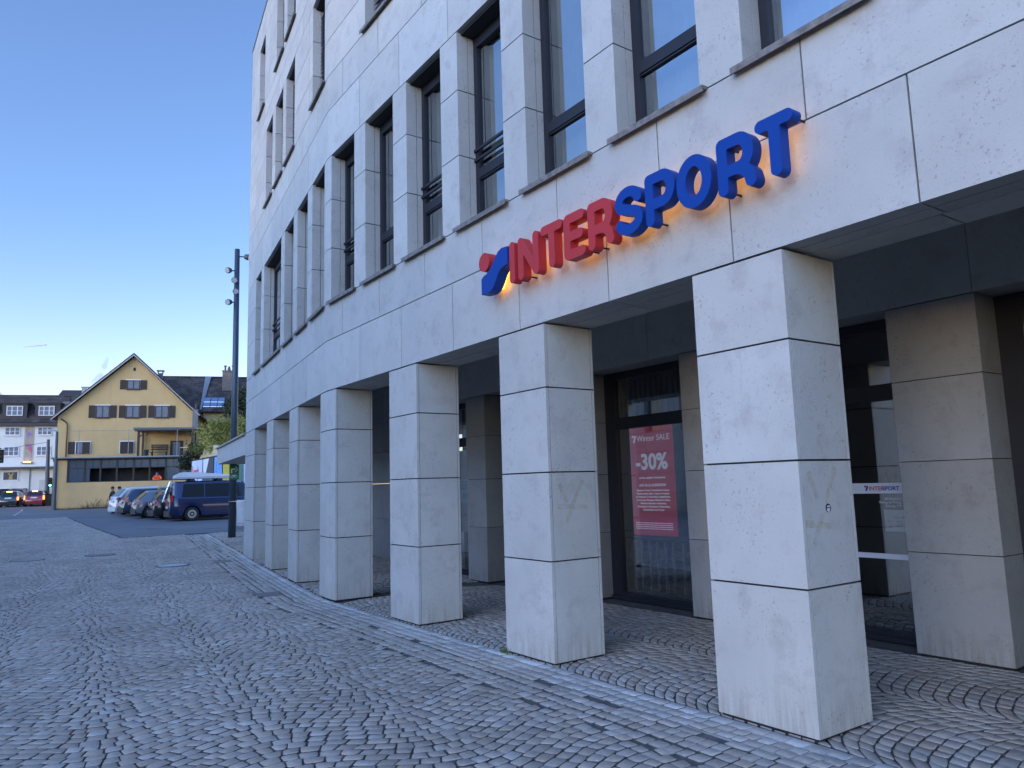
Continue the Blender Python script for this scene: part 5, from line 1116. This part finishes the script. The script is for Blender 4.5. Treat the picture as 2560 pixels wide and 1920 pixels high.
DKC = mat('dark_coat', (.012, .012, .016), .85, var=0); JE = mat('dark_jeans', (.02, .025, .045), .8, var=0)
std_person('person in a dark coat standing left behind the white car', (6.80, 54.5, gz(54)-.05), R(200), DKC, JE, HAIR, .12, 'two people in dark coats behind the white car'); std_person('second person in a dark coat with turned head behind the white car', (7.12, 55.0, gz(55)-.05), R(20), DKC, JE, HAIR, .05, 'two people in dark coats behind the white car')
std_person('person with a pale yellow hat loading the black car', (7.90, 44.75, gz(44)-.05), R(-160), DKC, JE, HAIR, .15, None, .3, mat('hat_yellow', (.55, .45, .18), .8))
ORG = mat('orange_jacket', (.75, .13, .05), .7, var=.08, scale=9, emit=((.9, .12, .03), .10)); NAVY = mat('navy_stripe', (.03, .04, .09), .8, var=0)  # jacket cloth has a faint glow in its colour, no lamp there
# worker leaning on the veranda sill on folded arms
pb = H.p(7.78, .42, 2.83-.98)
J = {'pelvis': (0, -.25, .95, .15), 'belly': (0, -.12, 1.10, .15), 'chest': (0, .12, 1.30, .18), 'neck': (0, .26, 1.42, .06), 'chin': (0, .36, 1.45, .085), 'head': (0, .40, 1.54, .105), 'crown': (0, .38, 1.61, .07)}
E_ = [('pelvis', 'belly'), ('belly', 'chest'), ('chest', 'neck'), ('neck', 'chin'), ('chin', 'head'), ('head', 'crown')]
for s, q in ((1, 'l'), (-1, 'r')):
    J.update({'sh'+q: (.20*s, .18, 1.36, .08), 'el'+q: (.36*s, .30, 1.10, .065), 'wr'+q: (.10*s, .46+.04*s, 1.07, .045), 'ha'+q: (-.02*s, .49+.05*s, 1.07, .04), 'hip'+q: (.1*s, -.28, .85, .1), 'kn'+q: (.1*s, -.22, .45, .07), 'an'+q: (.1*s, -.30, .06, .05)})
    E_ += [('chest', 'sh'+q), ('sh'+q, 'el'+q), ('el'+q, 'wr'+q), ('wr'+q, 'ha'+q), ('pelvis', 'hip'+q), ('hip'+q, 'kn'+q), ('kn'+q, 'an'+q)]
ow = figure('person in an orange work jacket leaning on the open veranda window sill', (pb[0], pb[1], pb[2]), math.pi+R(-18), J, E_, [SK, ORG, JE], lambda c: 0 if (c.z > 1.40 and c.y > .28) or (abs(c.x) < .06 and c.y > .40 and c.z < 1.15) else (1 if c.z > .95 else 2))
h = MB(); h.ball((0, .39, 1.60), (.11, .115, .075), 12); build('cap', h, mat('cap_blue', (.10, .13, .28), .7), ow, smooth=True)
f = MB(); f.ball((0, .505, 1.52), (.012, .02, .018), 6)
for s in (1, -1): f.ball((.035*s, .495, 1.555), (.012, .01, .008), 6, 1)
build('face', f, [SK, HAIR], ow)

# ------------------------------------------------------------------ vegetation
def leafmat(name, c0, c1):
    k = NT(name); at = k.n('Attribute', attribute_name='rnd'); sep = k.n('SeparateColor'); k.l(at.outputs['Color'], sep.inputs[0]); k.l(mix(k, sep.outputs[0], c0, c1), k.b.inputs['Base Color']); k.b.inputs['Roughness'].default_value = .6
    M[name] = k.m; return k.m
def crown(c, r, n, size, clumps, droop=0, seed=1, asp=.3):
    rg = random.Random(seed); m = MB(); cl = []
    for i in range(clumps):
        while True:
            p = Vector((rg.uniform(-1, 1), rg.uniform(-1, 1), rg.uniform(-1, 1)))
            if .35 < p.length < 1: break
        cl.append((p, rg.uniform(.16, .34), rg.random()))
    for i in range(n):
        p, cr_, tone = rg.choice(cl); d = Vector((rg.gauss(0, 1), rg.gauss(0, 1), rg.gauss(0, .8))); q = p+d*cr_*.5
        P = Vector((c[0]+q.x*r[0], c[1]+q.y*r[1], c[2]+q.z*r[2])); dr_ = Vector((rg.gauss(0, 1), rg.gauss(0, 1), rg.gauss(-droop, .6))).normalized(); sd_ = dr_.cross(Vector((rg.gauss(0, 1), rg.gauss(0, 1), rg.gauss(0, 1)))).normalized(); L = size*rg.uniform(.6, 1.4)
        t = min(1, max(0, tone*.7+rg.random()*.5-.1)); m.add([P, P+dr_*L*.5+sd_*L*asp*.5, P+dr_*L, P+dr_*L*.5-sd_*L*asp*.5], [(0, 1, 2, 3)], 0, (t, 0, 0))
    return m
def limbs(base, h, r, n, spread, seed, twigs=0):
    rg = random.Random(seed); m = MB(); b = Vector(base); m.tube([b, b+Vector((rg.uniform(-.1, .1), 0, h*.5)), b+Vector((rg.uniform(-.2, .2), 0, h))], [r, r*.75, r*.3], 7)
    for i in range(n):
        s = b+Vector((0, 0, h*rg.uniform(.35, .95))); a = rg.uniform(0, 6.28); L = spread*rg.uniform(.5, 1); e = s+Vector((math.cos(a)*L, math.sin(a)*L, L*rg.uniform(.4, 1.0))); mid = (s+e)/2+Vector((0, 0, .1*L)); m.tube([s, mid, e], [r*.4, r*.25, r*.08], 5)
        for j in range(twigs):
            u = rg.uniform(.3, 1); q = s+(e-s)*u; f = q+Vector((rg.gauss(0, .3), rg.gauss(0, .3), rg.uniform(.1, .6)))*L*.45; m.tube([q, f], [r*.12, r*.03], 4)
    return m
BARK = mat('bark', (.07, .055, .045), .9, var=.3, scale=9)
def plant(nm, lab, cat, c, r, n, size, clumps, m, base_z, tr_, droop=0, seed=1, asp=.3, spread=1.2):
    t = thing(nm, lab, cat, (c[0], c[1], base_z)); build('trunk', limbs((c[0], c[1], base_z), c[2]-base_z, tr_, 9, spread, seed, 2), BARK, t); build('crown', crown(c, r, n, size, clumps, droop, seed, asp), m, t)
BAM = leafmat('bamboo_leaf', (.08, .10, .015), (.36, .33, .06)); DKG = leafmat('evergreen_leaf', (.010, .022, .010), (.035, .055, .022)); IVY = leafmat('ivy_leaf', (.015, .025, .010), (.05, .065, .025))
plant('bamboo_bush', 'arching yellow-green bamboo bush above the billboards by the ochre house', 'bush', (14.6, 59.5, 5.7), (1.95, 2.6, 1.75), 15000, .26, 70, BAM, 3.0, .09, .8, 3, .18)
plant('bamboo_bush', 'yellow-green bamboo bush showing between lamp post and stone building', 'bush', (17.0, 60.5, 5.7), (1.5, 2.2, 1.6), 6000, .26, 40, BAM, 3.0, .09, .8, 8, .18)
plant('evergreen_tree', 'dark evergreen tree above the bamboo against the long tiled roof', 'tree', (19.6, 70, 9.2), (2.3, 2.2, 1.9), 11000, .22, 60, DKG, 2.0, .2, 0, 5, .5, 2)
plant('ivy_shrub', 'dark tangled shrub beneath the bamboo beside the terrace', 'shrub', (13.9, 62.5, 4.3), (1.6, 1.6, 1.3), 8000, .2, 40, IVY, 1.0, .08, 0, 6, .5)
tt = thing('bare_shrub', 'leafless twiggy shrub at the foot of the ochre house wall', 'shrub', H.p(3.0, -.4, .5)); m = MB(); rg = random.Random(4)
for i in range(70):
    a = rg.uniform(1.9, 4.2); b = Vector(H.p(a, -.3, .5)); e = b+Vector((rg.gauss(0, .28), rg.gauss(0, .1), rg.uniform(.3, .95)*(1 if 2.6 < a < 3.8 else .6))); m.tube([b, (b+e)/2+Vector((rg.gauss(0, .08), 0, 0)), e], [.014, .01, .004], 4)
build('twigs', m, BARK, tt)
m = MB(); rg = random.Random(9)
for i in range(900):
    a = rg.uniform(0, 5.8); b = Vector(H.p(a, -.02-rg.random()*.25, gz(74))); m.add([b, b+Vector((.02, 0, 0)), b+Vector((rg.gauss(0, .03), 0, rg.uniform(.05, .22)))], [(0, 1, 2)], 0, (rg.random(), 0, 0))
o = build('grass', m, leafmat('grass_leaf', (.05, .06, .02), (.12, .11, .05)), kind='stuff'); o['label'] = 'thin strip of rough grass along the ochre house wall'; o['category'] = 'grass'
tb = thing('bare_tree', 'bare winter treetop behind the white house roof at the left edge', 'tree', (.2, 125, 1.4)); build('trunk', limbs((.2, 125, 1.4), 15.0, .25, 22, 3.2, 12, 9), BARK, tb)

# contrail and chimney smoke
k = NT('vapour'); k.b.inputs['Base Color'].default_value = (.9, .9, .9, 1); k.b.inputs['Alpha'].default_value = .55
m = MB(); m.tube([(188, 7000, 1192), (345, 7000, 1226)], [3, 9], 6); o = build('contrail', m, k.m, kind='stuff'); o['label'] = 'short white contrail high above the houses'; o['category'] = 'contrail'
sm = bpy.data.materials.new('smoke'); sm.use_nodes = True; t_n = sm.node_tree; t_n.nodes.remove(t_n.nodes['Principled BSDF']); pv = t_n.nodes.new('ShaderNodeVolumePrincipled'); pv.inputs['Density'].default_value = .5; pv.inputs['Color'].default_value = (.55, .58, .65, 1); t_n.links.new(pv.outputs[0], t_n.nodes['Material Output'].inputs['Volume'])
m = MB(); b0 = Vector(Bk.p(5.0, -.2, 16.5)); m.tube([b0, b0+Vector((.7, 0, .8)), b0+Vector((1.6, 0, 1.6)), b0+Vector((1.9, 0, 2.8)), b0+Vector((2.3, 0, 4.2))], [.12, .35, .50, .42, .2], 10)
o = build('chimney_smoke', m, sm, kind='stuff'); o['label'] = 'thin grey smoke rising from the flue behind the ochre gable'; o['category'] = 'smoke'
